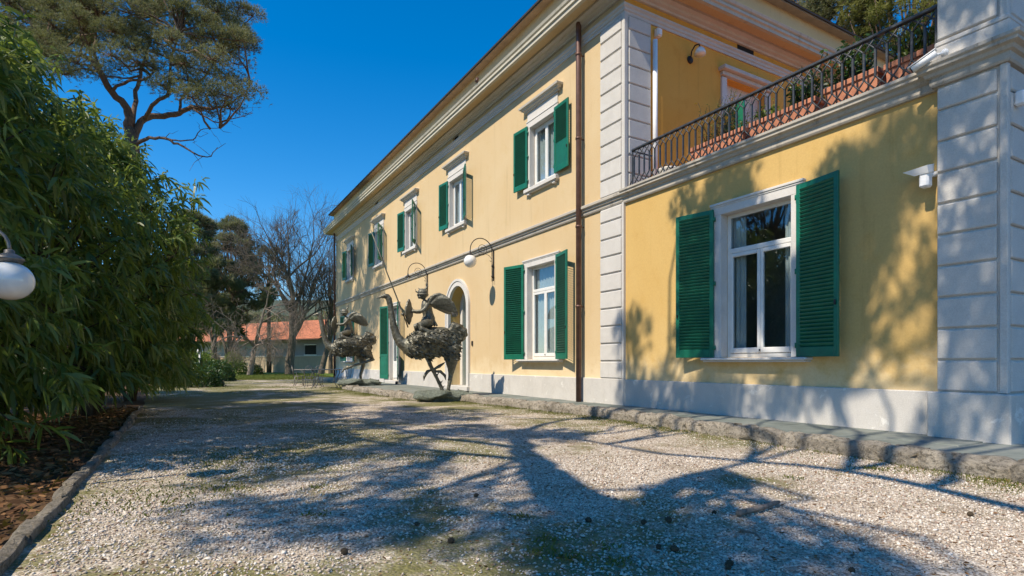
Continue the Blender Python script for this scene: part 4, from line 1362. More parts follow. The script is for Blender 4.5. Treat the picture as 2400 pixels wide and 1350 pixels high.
# second house part near the corner
# ------------------------------------------------------------------ leafy shrubs along the bed
def shrub(label, c, R, H, seed, n_clu, near=0, z_low=.35, overhang=None):
    rng = np.random.default_rng(seed)
    root = empty('leafy_shrub', (c[0], c[1], 0), label, 'shrub', 'leafy shrubs along the bed')
    tk = MB(); br = MB()
    c = Vector((c[0], c[1], 0))
    tips = []
    tk.tube([c + Vector((0, 0, -.05)), c + Vector((.06, .05, .6)), c + Vector((.02, .12, 1.3))], [.11, .09, .075], 8)
    for i in range(3):
        a = 2.1 * i + .4
        tk.tube([c + Vector((.1 * math.cos(a), .1 * math.sin(a), -.03)), c + Vector((.3 * math.cos(a), .3 * math.sin(a), .7)), c + Vector((.6 * math.cos(a), .6 * math.sin(a), 1.7))], [.06, .05, .04], 6)
    # clusters: shell-weighted points of an uneven crown
    P = []
    while len(P) < n_clu:
        t = rng.random(); z_ = z_low + (H - z_low) * t
        f = .82 + .18 * math.sin(PI * min(1, t * 1.4)) if t < .5 else max(.10, (1 - ((t - .5) / .5) ** 2.1)) ** .7
        a_ = rng.uniform(0, 2 * PI); rr_ = rng.random() ** .36
        d = Vector((math.cos(a_), math.sin(a_), t * 2))
        lump = 1 + .38 * noise.noise(d * 1.9 + Vector((seed, 0, 0))) + .22 * noise.noise(d * 4.5 + Vector((0, seed, 0)))
        p = np.array([c.x + d.x * R[0] * f * rr_ * lump, c.y + d.y * R[1] * f * rr_ * lump, z_ + .25 * rng.normal()])
        if p[2] < z_low: continue
        P.append(p)
    P = np.array(P)
    ctr = np.array([c.x, c.y, H * .45])
    A = unit((P - ctr) * np.array([1, 1, .7]) + rng.normal(0, .35, P.shape) + np.array([0, 0, .15]))
    # branches to a tenth of the clusters
    for j in range(0, len(P), 9):
        s = c + Vector((rng.normal(0, .2), rng.normal(0, .2), rng.uniform(.8, H * .55)))
        br.tube(wiggle(s, P[j], 4, .04, rng), np.linspace(.028, .007, 5), 4, False)
    k = 15
    stem = np.repeat(P, k, 0) + np.repeat(A, k, 0) * rng.uniform(-.16, .14, (len(P) * k, 1))
    D = unit(np.repeat(A, k, 0) * .55 + rng.normal(0, .62, (len(P) * k, 3)) + np.array([0, 0, -.2]))
    L = rng.uniform(.16, .29, len(stem)); Wd = L * rng.uniform(.15, .21, len(stem))
    cv = np.repeat(np.clip(rng.normal(.44, .18, len(P)), 0, 1), k)
    val = np.clip(cv + rng.normal(0, .16, len(stem)) + .35 * (rng.random(len(stem)) < .2), 0, 1)
    keep = np.ones(len(stem), bool)
    if near:
        rel = stem - np.array([0, -CAM_D, CAM_Z])
        dep = rel[:, 0] * VD[0] + rel[:, 1] * VD[1]
        lat = (rel[:, 0] * VR[0] + rel[:, 1] * VR[1]) / np.maximum(dep, .1)
        vv = rel[:, 2] / np.maximum(dep, .1)
        vis = (dep > 1) & (lat > -.905) & (lat < 1) & (vv < .64) & (vv > -.37)
        idx = np.where(vis)[0]
        idx = idx[np.argsort(np.linalg.norm(rel[idx], axis=1))[:near]]
        keep[idx] = False
    tk.build('trunk', M['shrub_bark'], root, fix=False)
    br.build('branches', M['shrub_bark'], root, fix=False)
    fol_obj('crown', [blades(stem[keep], D[keep], L[keep], Wd[keep], rng, .75, val[keep])], M['shrub_leaf'], root)
    if near:
        protos = []
        for q in range(5):
            V, T, a_ = blades(np.zeros((1, 3)), np.array([[1.0, 0, 0]]), 1.0, .155, np.random.default_rng(q), 0.0, np.array([.22 + .15 * q]))
            V[:, 2] -= (V[:, 0] ** 2) * (.15 + .07 * q)
            protos.append(np_mesh('leaf', V, T, M['shrub_leaf'], False, {'rnd': a_}))
        for i in np.where(~keep)[0]:
            o = obj('leaf', protos[int(val[i] * 4.99)])
            o.location = stem[i]
            o.rotation_euler = Vector(D[i]).to_track_quat('X', 'Z').to_euler()
            o.scale = (L[i],) * 3
            adopt(o, root)
    return root
shrub('tall dark leafy shrub behind the globe garden lamp', (-8.6, -11.5), (2.4, 1.9), 6.1, 101, 1500, 300, .12)
shrub('tall leafy shrub in the middle of the bed row', (-11.2, -10.8), (2.2, 1.85), 5.7, 102, 1350, 0, .55)
shrub('leafy shrub at the end of the bed edging, reaching over the gravel', (-14.1, -9.9), (2.2, 2.0), 5.7, 103, 1500, 0, .75)
shrub('lower leafy shrub beyond the edging beside the clipped hedge', (-19.5, -9.6), (2.2, 1.6), 3.6, 104, 900, 0, .5)
# sprig reaching out towards the lawn
rng = np.random.default_rng(5)
tip0 = at_depth(450, 705, 12.2); tip1 = at_depth(530, 655, 11.9)

# ------------------------------------------------------------------ clipped hedge and bright shrubs by the lawn
def bush(name, label, c, R, seed, n, mat, L_=(.05, .10), group=None, cat='bush'):
    rng = np.random.default_rng(seed)
    root = empty(name, (c[0], c[1], 0), label, cat, group)
    d = unit(rng.normal(size=(n, 3))); d[:, 2] = np.abs(d[:, 2])
    lump = np.array([1 + .22 * noise.noise(Vector(x_) * 2.4 + Vector((seed, 0, 0))) for x_ in d])[:, None]
    P = np.array([c[0], c[1], .02]) + d * np.array(R) * (rng.random((n, 1)) ** .22) * lump
    D = unit(d + rng.normal(0, .7, d.shape))
    L = rng.uniform(L_[0], L_[1], n)
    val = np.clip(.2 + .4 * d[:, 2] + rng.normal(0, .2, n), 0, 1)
    fol_obj('foliage', [blades(P, D, L, L * .5, rng, .2, val)], M[mat], root)
    st = MB()
    for i in range(5):
        a = i * 1.3
        st.tube([(c[0] + .1 * math.cos(a), c[1] + .1 * math.sin(a), -.03), (c[0] + R[0] * .35 * math.cos(a), c[1] + R[1] * .35 * math.sin(a), R[2] * .7)], [.035, .012], 5)
    st.build('stems', M['shrub_bark'], root, fix=False)
    return root
q = ground_at(455, 906); bush('clipped_bush', 'rounded dark green bush at the edge of the gravel', (q.x, q.y), (1.5, 1.3, 1.05), 201, 5200, 'hedge_leaf', (.07, .13), 'clipped bushes')
q = at_depth(505, 0, 33); bush('clipped_bush', 'dark green clipped bush beside the lawn strip', (q.x, q.y), (1.1, 1.1, 1.25), 202, 4200, 'hedge_leaf', (.07, .13), 'clipped bushes')
q = at_depth(470, 0, 37); bush('bright_shrub', 'bright yellow green shrub behind the clipped bushes', (q.x, q.y), (1.3, 1.2, 1.9), 203, 3600, 'bright_leaf', (.09, .16))
q = at_depth(425, 0, 34); bush('bright_shrub', 'sunlit light green shrub behind the leafy shrubs', (q.x, q.y), (1.3, 1.2, 2.0), 204, 3600, 'bright_leaf', (.09, .16))
q = at_depth(545, 0, 50); bush('ivy_clump', 'fresh green ivy clump under the pruned tree', (q.x, q.y), (1.3, 1.1, 2.1), 205, 2400, 'bright_leaf', (.12, .2))
q = at_depth(600, 0, 53); bush('ivy_clump', 'small green plant at the foot of the brown wall', (q.x, q.y), (.7, .6, .9), 206, 900, 'hedge_leaf', (.12, .2))
# yucca heads before the roof
q = at_depth(538, 765, 56)
yu = empty('yucca', (q.x, q.y, 0), 'spiky yucca with several stems before the orange roof', 'plant')
rng = np.random.default_rng(66); its = []; st = MB()
for (dx, hz) in ((-.9, 4.3), (-.2, 5.0), (.7, 4.6), (1.1, 3.9)):
    top = Vector((q.x + VR[0] * dx, q.y + VR[1] * dx, hz))
    st.tube([(q.x, q.y, -.05), tuple(top * .5 + Vector((q.x, q.y, 1)) * .5), tuple(top)], [.16, .13, .11], 6)
    d = unit(rng.normal(size=(70, 3)) + np.array([0, 0, .5]))
    its.append(blades(np.repeat(np.array([top]), 70, 0), d, .9, .11, rng, .2))
st.build('stems', M['grey_bark'], yu, fix=False)
fol_obj('leaves', its, M['hedge_leaf'], yu)

# ------------------------------------------------------------------ loose gravel, grass, litter
rng = np.random.default_rng(31)
def ray_ground_pts(n, d0, d1, umin=-1.15, umax=1.15, pw=1.0):
    dep = d0 + (d1 - d0) * rng.random(n) ** pw
    u = rng.uniform(umin, umax, n)
    X = dep * (VD[0] + u * VR[0]); Y = dep * (VD[1] + u * VR[1]) - CAM_D
    return X, Y
def on_court(X, Y):
    e = np.array([pave_edge(x_) for x_ in X]) - .16
    return (Y > -9.02) & (Y < e) & (X < 6)
def pebbles(X, Y, s, rng):
    n = len(X)
    base = np.array([[1, 0, 0], [-1, 0, 0], [0, 1, 0], [0, -1, 0], [0, 0, 1], [0, 0, -1]], float)
    V = np.repeat(base[None], n, 0) * (1 + rng.normal(0, .18, (n, 6, 1)))
    V *= (s * 1.0)[:, None, None] * np.stack([rng.uniform(.7, 1.3, n), rng.uniform(.6, 1.0, n), rng.uniform(.4, .75, n)], 1)[:, None, :]
    a = rng.uniform(0, 2 * PI, n); ca, sa = np.cos(a), np.sin(a)
    t = rng.normal(0, .35, n); ct, st_ = np.cos(t), np.sin(t)
    x_ = V[..., 0] * ct[:, None] - V[..., 2] * st_[:, None]; z_ = V[..., 0] * st_[:, None] + V[..., 2] * ct[:, None]
    y_ = V[..., 1]
    V = np.stack([x_ * ca[:, None] - y_ * sa[:, None], x_ * sa[:, None] + y_ * ca[:, None], z_], 2)
    V += np.stack([X, Y, s * rng.uniform(.10, .45, n)], 1)[:, None, :]
    F = np.array([[0, 2, 4], [2, 1, 4], [1, 3, 4], [3, 0, 4], [2, 0, 5], [1, 2, 5], [3, 1, 5], [0, 3, 5]])
    T = ((np.arange(n) * 6)[:, None, None] + F[None]).reshape(-1, 3)
    return V.reshape(-1, 3), T
m, nt, b = new_mat('pebble_stone')
a = N(nt, 'ShaderNodeAttribute', attribute_name='rnd')
c_ = ramp(nt, a.outputs['Fac'], [(0, (.11, .075, .05)), (.14, (.32, .19, .13)), (.30, (.40, .32, .245)), (.6, (.60, .52, .425)), (.85, (.76, .69, .60)), (1, (.86, .81, .74))])
nt.links.new(mix(nt, .25, c_, ramp(nt, noise_fac(nt, pos(nt), 60, 3, .6), [(.3, (.34, .27, .2)), (.7, (.76, .70, .62))])), b.inputs['Base Color'])
b.inputs['Roughness'].default_value = .85
b.inputs['Specular IOR Level'].default_value = .25
M['pebble'] = m
X1, Y1 = ray_ground_pts(90000, 1.6, 6.5, pw=.75)
X2, Y2 = ray_ground_pts(60000, 5.5, 13.0, -.95, 1.0, .8)
X = np.concatenate([X1, X2]); Y = np.concatenate([Y1, Y2])
k = on_court(X, Y)
# thin out where moss and litter lie
nz = np.array([noise.noise(Vector((x_ * .9, y_ * .9, 3.3))) + .5 * noise.noise(Vector((x_ * 2.7, y_ * 2.7, 1.1))) for x_, y_ in zip(X, Y)])
k &= rng.random(len(X)) < np.clip(.95 - np.maximum(0, nz) * 1.3, .12, 1)
X, Y, nz = X[k], Y[k], nz[k]
s = rng.lognormal(math.log(.0085), .33, len(X)).clip(.0045, .019)
V, T = pebbles(X, Y, s, rng)
val = np.clip(rng.beta(1.5, 1.5, len(X)) - np.maximum(0, nz) * .25, 0, 1)
o = obj('gravel', np_mesh('gravel', V, T, M['pebble'], True, {'rnd': np.repeat(val, 6)}))
tag(o, 'loose pale gravel stones covering the courtyard', 'gravel', kind='stuff')
# grass along the kerb, moss tufts and weeds on the court, lawn strip
def grass_blades(X, Y, L, W_, rng, z=0.0, val=None):
    n = len(X)
    D = unit(np.stack([rng.normal(0, .45, n), rng.normal(0, .45, n), np.ones(n)], 1))
    return blades(np.stack([X, Y, np.full(n, z)], 1), D, L, W_, rng, .35, val)
its = []
n = 36000
gx = rng.uniform(-24, 0.5, n); off = np.abs(rng.normal(0, .34, n))
gy = np.array([pave_edge(x_) for x_ in gx]) - .13 - off
dn = np.array([noise.noise(Vector((x_ * .8, y_ * .8, 9))) + .6 * noise.noise(Vector((x_ * 2.6, y_ * 2.6, 2))) for x_, y_ in zip(gx, gy)])
k = rng.random(n) < np.clip(.42 + dn * 1.1 + .28 * ((gx < -9.5) & (gx > -16)), 0, 1)
L = rng.uniform(.015, .05, k.sum()) * np.clip(1.25 - off[k], .5, 1.2)
its.append(grass_blades(gx[k], gy[k], L, L * .09 + .0025, rng))
n = 30000
gx, gy = ray_ground_pts(n, 2.4, 16, -.95, 1.0, .7)
dn = np.array([noise.noise(Vector((x_ * .55, y_ * .55, 5))) + .7 * noise.noise(Vector((x_ * 3.1, y_ * 3.1, 7))) for x_, y_ in zip(gx, gy)])
k = on_court(gx, gy) & (rng.random(n) < np.clip((dn - .22) * 1.5, 0, .9))
L = rng.uniform(.012, .035, k.sum())
its.append(grass_blades(gx[k], gy[k], L, L * .12 + .0025, rng))
for (px, py, nb, sp) in ((2055, 1100, 160, .10), (1860, 1122, 60, .05), (1340, 1310, 70, .05), (1280, 1270, 60, .05), (1265, 1300, 50, .05), (740, 1145, 40, .04), (740, 1210, 50, .05), (1225, 1215, 40, .04),
                         (320, 1180, 420, .35), (385, 1165, 300, .3), (530, 1150, 120, .12), (610, 1060, 260, .3), (560, 1075, 260, .3), (500, 1090, 200, .25), (1440, 1320, 60, .05), (2370, 1140, 90, .1), (1420, 1285, 50, .05)):
    q = ground_at(px, py)
    gx = rng.normal(q.x, sp, nb); gy = rng.normal(q.y, sp, nb)
    L = rng.uniform(.02, .06, nb)
    its.append(grass_blades(gx, gy, L * .8, L * .16 + .0025, rng, 0.0, rng.uniform(.2, .75, nb)))
n = 26000
gx = rng.uniform(-56, -38, n); gy = rng.uniform(-9, 2, n)
L = rng.uniform(.06, .14, n)
its.append(grass_blades(gx, gy, L, .02, rng, -.012, rng.uniform(.35, .8, n)))
n = 14000
gx = rng.uniform(-40, -20, n); gy = rng.uniform(-9.2, -2.6, n)
dn = np.array([noise.noise(Vector((x_ * .35, y_ * .8, 5))) + .5 * noise.noise(Vector((x_ * 2, y_ * 2, 7))) for x_, y_ in zip(gx, gy)])
k = rng.random(n) < np.clip((dn + .05) * 1.6, 0, .9)
L = rng.uniform(.03, .08, k.sum())
its.append(grass_blades(gx[k], gy[k], L, .012, rng))
tag(fol_obj('grass', its, M['grass'], None), 'short grass and moss along kerb, court and lawn', 'grass', kind='stuff')
# fallen leaves in the bed and scattered over the gravel
n = 9000
lx = rng.uniform(-16, 0, n); ly = -9.25 - np.abs(rng.normal(0, 1.2, n))
l1 = np.stack([lx, ly, rng.uniform(.0, .03, n)], 1)
n2 = 6000
X, Y = ray_ground_pts(n2 * 2, 2.3, 12, -.95, 1.0, .8)
k = on_court(X, Y); X, Y = X[k][:n2], Y[k][:n2]
l2 = np.stack([X, Y, rng.uniform(.012, .022, len(X))], 1)
P = np.concatenate([l1, l2])
D = unit(np.stack([rng.normal(size=len(P)), rng.normal(size=len(P)), rng.normal(0, .2, len(P))], 1))
L = np.concatenate([rng.uniform(.05, .14, len(l1)), rng.uniform(.010, .038, len(l2))])
tag(fol_obj('fallen_leaves', [blades(P, D, L, L * .28, rng, 0, rng.random(len(P)))], M['dry_leaf'], None), 'brown fallen leaves in the bed and on the gravel', 'leaf litter', kind='stuff')
# pine cones and sticks lying on the gravel
cone = MB()
prof = [(.0, 0), (.014, .006), (.026, .02), (.028, .034), (.022, .05), (.012, .064), (.002, .074)]
cone.lathe(prof, 10)
for j in range(26):
    a = j * 2.4; t = j / 26
    r_ = .026 * math.sin(PI * (.15 + .8 * t)); zc = .01 + .06 * t
    cone.box(-.006, .006, -.004, .004, -.003, .003, 0, Matrix.Translation((r_ * math.cos(a), r_ * math.sin(a), zc)) @ Matrix.Rotation(a, 4, 'Z'))
cme = cone.mesh('pine_cone', M['shrub_bark'])
rc = random.Random(2)
for (px, py) in ((1680, 1205), (1575, 1228), (1502, 1228), (1540, 1290), (1570, 1293), (1720, 1325), (1700, 1335), (1110, 1168), (815, 1302), (975, 1232), (2270, 1210), (2000, 1345), (1385, 1225), (1060, 1275)):
    q = ground_at(px, py)
    o = obj('pine_cone', cme)
    o.location = (q.x, q.y, .018)
    o.rotation_euler = (PI / 2 + rc.uniform(-.3, .3), 0, rc.uniform(0, 6))
    sc_ = rc.uniform(.5, .8); o.scale = (sc_,) * 3
    tag(o, 'dark pine cone lying on the pale gravel', 'pine cone', 'pine cones scattered on the gravel')
for (a_, b_, r_, lab) in (((1730, 1213), (1825, 1185), .022, 'grey fallen branch stub on the sunlit gravel'), ((1735, 1248), (1782, 1268), .008, 'thin dry twig on the shaded gravel')):
    p = ground_at(*a_); q = ground_at(*b_)
    st = MB().tube([(p.x, p.y, r_ + .006), tuple((p * .5 + q * .5) + Vector((.02, .03, r_ + .012))), (q.x, q.y, r_ + .006)], [r_, r_ * .85, r_ * .6], 6)
    tag(st.build('fallen_stick', M['dead_wood'], None), lab, 'stick')
# ------------------------------------------------------------------ bronze riders on ostriches
def bronze_material():
    m, nt, b = new_mat('patinated_bronze')
    p = pos(nt)
    n1 = noise_fac(nt, p, 3.5, 6, .7, .4)
    n2 = noise_fac(nt, p, 26, 5, .7)
    c = ramp(nt, n1, [(.3, (.065, .060, .045)), (.55, (.145, .138, .105)), (.75, (.24, .24, .19))])
    c = mix(nt, smoothstep(nt, n2, .5, .72, 0, .55), c, (.30, .31, .25))
    nt.links.new(c, b.inputs['Base Color'])
    b.inputs['Metallic'].default_value = .35
    b.inputs['Roughness'].default_value = .42
    bump(nt, b, n2, .6, .02)
    return m
M['bronze'] = bronze_material()
M['patina_rock'] = rock_material('patinated_base', (.07, .085, .065), (.17, .19, .155), (.24, .27, .22))
KU = 1.064 / 81.5
def S(x, y, lat=0.0): return Vector(((1036 - x) * KU, lat, (940 - y) / 81.5))
def solidify(mb, name, mat, vox, disp=0.0, tscale=.1, smooth=4):
    """fuse overlapping shapes into one continuous skin"""
    me = mb.mesh(name, mat)
    o = bpy.data.objects.new(name, me); C.objects.link(o)
    r_ = o.modifiers.new('r', 'REMESH'); r_.mode = 'VOXEL'; r_.voxel_size = vox
    s_ = o.modifiers.new('s', 'SMOOTH'); s_.iterations = smooth; s_.factor = .5
    if disp:
        tx = bpy.data.textures.new(name + '_relief', 'CLOUDS'); tx.noise_scale = tscale; tx.noise_depth = 3
        d_ = o.modifiers.new('d', 'DISPLACE'); d_.texture = tx; d_.strength = disp; d_.mid_level = .5
    bpy.context.view_layer.update()
    dg = bpy.context.evaluated_depsgraph_get()
    out = bpy.data.meshes.new_from_object(o.evaluated_get(dg))
    bpy.data.objects.remove(o)
    out.name = name
    out.polygons.foreach_set('use_smooth', np.ones(len(out.polygons), bool))
    if not out.materials: out.materials.append(mat)
    return out
def ostrich_mesh(pose):
    o = MB()
    o.tube([S(944, 822), S(955, 818), S(975, 812), S(1005, 804), S(1035, 803), S(1058, 806), S(1068, 800)], [.12, .25, .37, .43, .41, .28, .14], 16)
    o.tube([S(952, 812), S(941, 806), S(932, 790), S(926, 768), S(922, 745), S(919, 722), S(916, 708), S(911, 703)], [.20, .15, .115, .095, .085, .08, .085, .075], 12)
    o.ball(S(910, 703), (.115, .075, .075))
    o.tube([S(905, 703), S(897, 706), S(889, 709)], [.05, .032, .012], 8)
    for sy in (-1, 1): o.ball(S(910, 700, sy * .065), .022, 8, 6)
    # tail plumes
    for (x_, y_, lat, r_) in ((1068, 772, .0, .16), (1076, 780, .12, .13), (1076, 786, -.12, .13), (1070, 790, .05, .13), (1062, 770, .14, .12), (1062, 772, -.14, .12)):
        o.tube([S(1046, 786, lat * .4), S((1046 + x_) / 2 + 2, y_ - 6, lat * .8), S(x_, y_, lat), S(x_ + 5, y_ + 12, lat)], [.14, r_ * .9, r_, r_ * .5], 8)
    # folded wings
    for sy in (-1, 1):
        o.tube([S(965, 800, sy * .30), S(990, 795, sy * .40), S(1020, 800, sy * .38), S(1040, 812, sy * .30)], [.10, .17, .17, .08], 8)
    if pose == 0:
        o.tube([S(1046, 815, .14), S(1049, 842, .16), S(1048, 865, .14), S(1047, 880, .12), S(1043, 905, .12), S(1039, 932, .12)], [.30, .21, .115, .072, .055, .06], 10)
        o.tube([S(1039, 932, .12), S(1028, 934, .13), S(1018, 938, .14)], [.055, .04, .02], 6)
        o.tube([S(1020, 822, -.16), S(1000, 840, -.17), S(1006, 858, -.14), S(1018, 885, -.08), S(1033, 920, -.04), S(1036, 934, -.03)], [.20, .10, .06, .05, .05, .05], 8)
    else:
        o.tube([S(1040, 815, -.14), S(1042, 850, -.15), S(1044, 872, -.12), S(1036, 905, -.1), S(1040, 932, -.1)], [.30, .16, .085, .06, .055], 10)
        o.tube([S(1045, 815, .16), S(1060, 838, .18), S(1075, 850, .18), S(1045, 862, .18), S(1012, 872, .17), S(985, 884, .16), S(978, 896, .16)], [.28, .15, .08, .055, .05, .05, .025], 10)
    return solidify(o, 'ostrich', M['bronze'], .02, .028, .05, 3)
def plumage_mesh(om):
    """overlapping feathers laid on the bird's own skin"""
    rng = np.random.default_rng(12)
    P, D, Lf = [], [], []
    pol = om.polygons
    ids = rng.choice(len(pol), min(len(pol), 9000), replace=False)
    for i in ids:
        q = pol[int(i)].center; nn = pol[int(i)].normal
        if not (-.42 < q.x < 1.12 and 1.18 < q.z < 2.16): continue
        if q.z > 2.0 and abs(q.y) < .25: continue
        if rng.random() > .34: continue
        tdir = Vector((-1, 0, -.45)); tdir = (tdir - nn * tdir.dot(nn)).normalized()
        P.append(q - nn * .006); D.append((tdir + nn * rng.uniform(.12, .38) + Vector(rng.normal(0, .16, 3))).normalized())
        Lf.append(rng.uniform(.07, .13))
    return blades(np.array(P), np.array([tuple(d) for d in D]), np.array(Lf), .046, rng, .12)
def rider_mesh():
    o = MB()
    o.tube([S(1003, 764), S(1002, 752), S(999, 740), S(996, 727), S(994, 718), S(991, 709)], [.14, .17, .15, .155, .13, .062], 12)
    o.ball(S(988, 697), (.125, .115, .13))
    o.ball(S(977, 699), .026, 8, 6); o.ball(S(980, 704), (.04, .05, .03))          # nose, chin
    for sy in (-1, 1):
        o.ball(S(981, 702, sy * .06), .04, 8, 6); o.ball(S(990, 698, sy * .115), .03, 8, 6)
        o.tube([S(997, 719, sy * .13), S(991, 729, sy * .20), S(984, 735, sy * .21), S(975, 736, sy * .16), S(967, 735, sy * .10)], [.075, .065, .055, .045, .04], 8)
        for f in range(4): o.tube([S(966, 733 + f * 1.6, sy * .10), S(962, 734 + f * 1.6, sy * .085), S(963, 736 + f * 1.6, sy * .06)], .013, 5)
        o.tube([S(968, 732, sy * .09), S(964, 730, sy * .07)], .015, 5)
        o.tube([S(1003, 762, sy * .10), S(990, 764, sy * .27), S(977, 768, sy * .38), S(980, 777, sy * .42), S(995, 783, sy * .43), S(1012, 785, sy * .42)], [.12, .115, .09, .08, .065, .045], 10)
        o.tube([S(1012, 785, sy * .42), S(1018, 790, sy * .43), S(1008, 794, sy * .45)], [.045, .04, .025], 6)
    # drapery round the hips
    for i in range(10):
        a = 2 * PI * i / 10
        o.tube([S(999, 748) + Vector((.12 * math.cos(a), .13 * math.sin(a), 0)), S(1001, 768) + Vector((.24 * math.cos(a), .24 * math.sin(a), 0))], [.045, .03], 6)
    return solidify(o, 'rider', M['bronze'], .016, .008, .03, 3)
def helmet_mesh():
    o = MB()
    o.ball(S(988, 692), (.15, .135, .12))
    o.lathe([(.17, -.01), (.175, .012), (.12, .02)], 16, S(988, 697))
    o.tube([S(994, 683), S(998, 677), S(997, 671), S(1000, 665)], [.035, .03, .022, .006], 6)
    o.tube([S(979, 692), S(973, 690), S(972, 684)], [.03, .022, .008], 6)
    o.tube([S(982, 685), S(977, 681)], [.025, .008], 6)
    return solidify(o, 'helmet', M['bronze'], .014, .006, .03, 2)
def wing_mesh(sy):
    w_ = MB()
    root_pts = [S(1001, 718, sy * .12), S(1004, 708, sy * .16), S(1010, 700, sy * .22), S(1020, 697, sy * .27), S(1030, 700, sy * .30)]
    w_.tube(root_pts, [.06, .065, .06, .05, .03], 8)
    n = 15
    for i in range(n):
        t = i / (n - 1)
        f = t * (len(root_pts) - 1); i0 = min(int(f), len(root_pts) - 2)
        p = root_pts[i0].lerp(root_pts[i0 + 1], f - i0)
        tip = S(1018 + 40 * t ** .8, 727 + 10 * t + 4 * math.sin(t * 3), sy * (.16 + .20 * t))
        mid_ = p.lerp(tip, .55) + Vector((-.02, sy * .03, .05))
        w_.tube([p, mid_, tip], [.03, .05, .018], 6)
        mid2 = p.lerp(tip, .3) + Vector((0, sy * .05, .04))
        w_.tube([p, mid2, p.lerp(tip, .58) + Vector((0, sy * .05, .01))], [.03, .04, .012], 6)
    return solidify(w_, 'wing', M['bronze'], .014, .012, .03, 2)
def shield_mesh():
    s_ = MB()
    pts = []
    n = 20
    for i in range(n):
        a = 2 * PI * i / n
        r_ = 1 + .10 * math.cos(4 * a) + (.05 if i % 2 else -.03)
        pts.append((.20 * r_ * math.cos(a), .31 * r_ * math.sin(a)))
    c = S(957, 737, .02)
    vs_ = []
    for (dx, sg) in ((.025, 1), (-.02, -1)):
        for (a_, b_) in pts:
            bow = -.35 * (a_ * a_) - .2 * b_ * b_
            q = Vector((dx + bow, a_, b_))
            q = Matrix.Rotation(rad(-35), 3, 'Z') @ q
            vs_.append(c + q)
    cf = len(vs_)
    fs_ = [tuple(range(n)), tuple(range(2 * n - 1, n - 1, -1))] + [(i, (i + 1) % n, n + (i + 1) % n, n + i) for i in range(n)]
    s_.add(vs_, fs_)
    s_.ball(c + Vector((.04, .03, 0)), (.05, .07, .09), 8, 6)
    return s_.mesh('shield', M['bronze'])
def branch_mesh():
    b_ = MB()
    b_.tube([S(1036, 938, .02), S(1028, 908, .0), S(1015, 880, .02), S(1003, 858, .05), S(993, 838, .05)], [.06, .05, .045, .04, .03], 7)
    def leaf(pts, r_): b_.tube(pts, r_, 6)
    leaf([S(1010, 868), S(1024, 860), S(1038, 850)], [.03, .055, .01])
    leaf([S(1008, 868), S(998, 872), S(991, 884), S(990, 895)], [.03, .055, .045, .006])
    leaf([S(1012, 872), S(1026, 872), S(1036, 882), S(1038, 894)], [.03, .05, .045, .006])
    for (x_, y_) in ((1004, 850), (1012, 868), (1018, 882), (1026, 900), (1030, 912)):
        leaf([S(x_, y_), S(x_ + 6, y_ - 9, .04)], [.03, .004]); leaf([S(x_, y_), S(x_ - 8, y_ + 2, -.03)], [.026, .004])
    return solidify(b_, 'support_branch', M['bronze'], .014, .01, .03, 2)
rock_me = rough_stone('rock_base', M['patina_rock'], 1.35, 1.05, .34, 61, .22)
bm = bmesh.new(); bm.from_mesh(rock_me)
bmesh.ops.subdivide_edges(bm, edges=bm.edges[:], cuts=2, use_grid_fill=True, smooth=.2)
for v in bm.verts: v.co += noise.noise_vector(v.co * 4) * .07 + noise.noise_vector(v.co * 11) * .035
for f in bm.faces: f.smooth = True
bm.to_mesh(rock_me); bm.free()
rider_me, helm_me = rider_mesh(), helmet_mesh()
wing_l, wing_r = wing_mesh(1), wing_mesh(-1)
shield_me, branch_me = shield_mesh(), branch_mesh()
# facing: image-left turned 18 degrees towards the viewer
fx = -VR[0] * math.cos(rad(18)) - VD[0] * math.sin(rad(18)); fy = -VR[1] * math.cos(rad(18)) - VD[1] * math.sin(rad(18))
RZ = math.atan2(fy, fx)
def statue(label, loc, pose, with_branch, rz, lance):
    root = empty('ostrich_statue', loc, label, 'statue', 'bronze ostrich riders', rz)
    rk = obj('rock_base', rock_me, root, True); rk.location = (0, 0, .08)
    om = ostrich_mesh(pose)
    os_ = obj('ostrich', om, root, True)
    pv, pt, pa = plumage_mesh(om)
    pl = obj('plumage', np_mesh('plumage', pv, pt, M['bronze'], False), os_, True); pl['kind'] = 'stuff'
    obj('rider', rider_me, root, True)
    obj('helmet', helm_me, root, True)
    obj('wing', wing_l, root, True); obj('wing', wing_r, root, True)
    obj('shield', shield_me, root, True)
    if with_branch: obj('support_branch', branch_me, root, True)
    if lance: MB().tube([S(957, 772, -.05), S(947, 742, -.04), S(912, 648, -.03), S(879, 556, -.02)], [.018, .02, .017, .012], 8).ball(S(946, 742, -.04), .05, 8, 6).build('lance', M['bronze'], root, True)
    return root
q = ground_at(1036, 938)
statue('bronze winged rider with lance on an ostrich beside the arched door', (-14.84, -1.88, .0), 0, True, RZ, True)
q = ground_at(845, 903, .15)
s2 = statue('bronze winged rider on a running ostrich near the garden tables', (q.x, q.y, .12), 1, False, RZ, False)

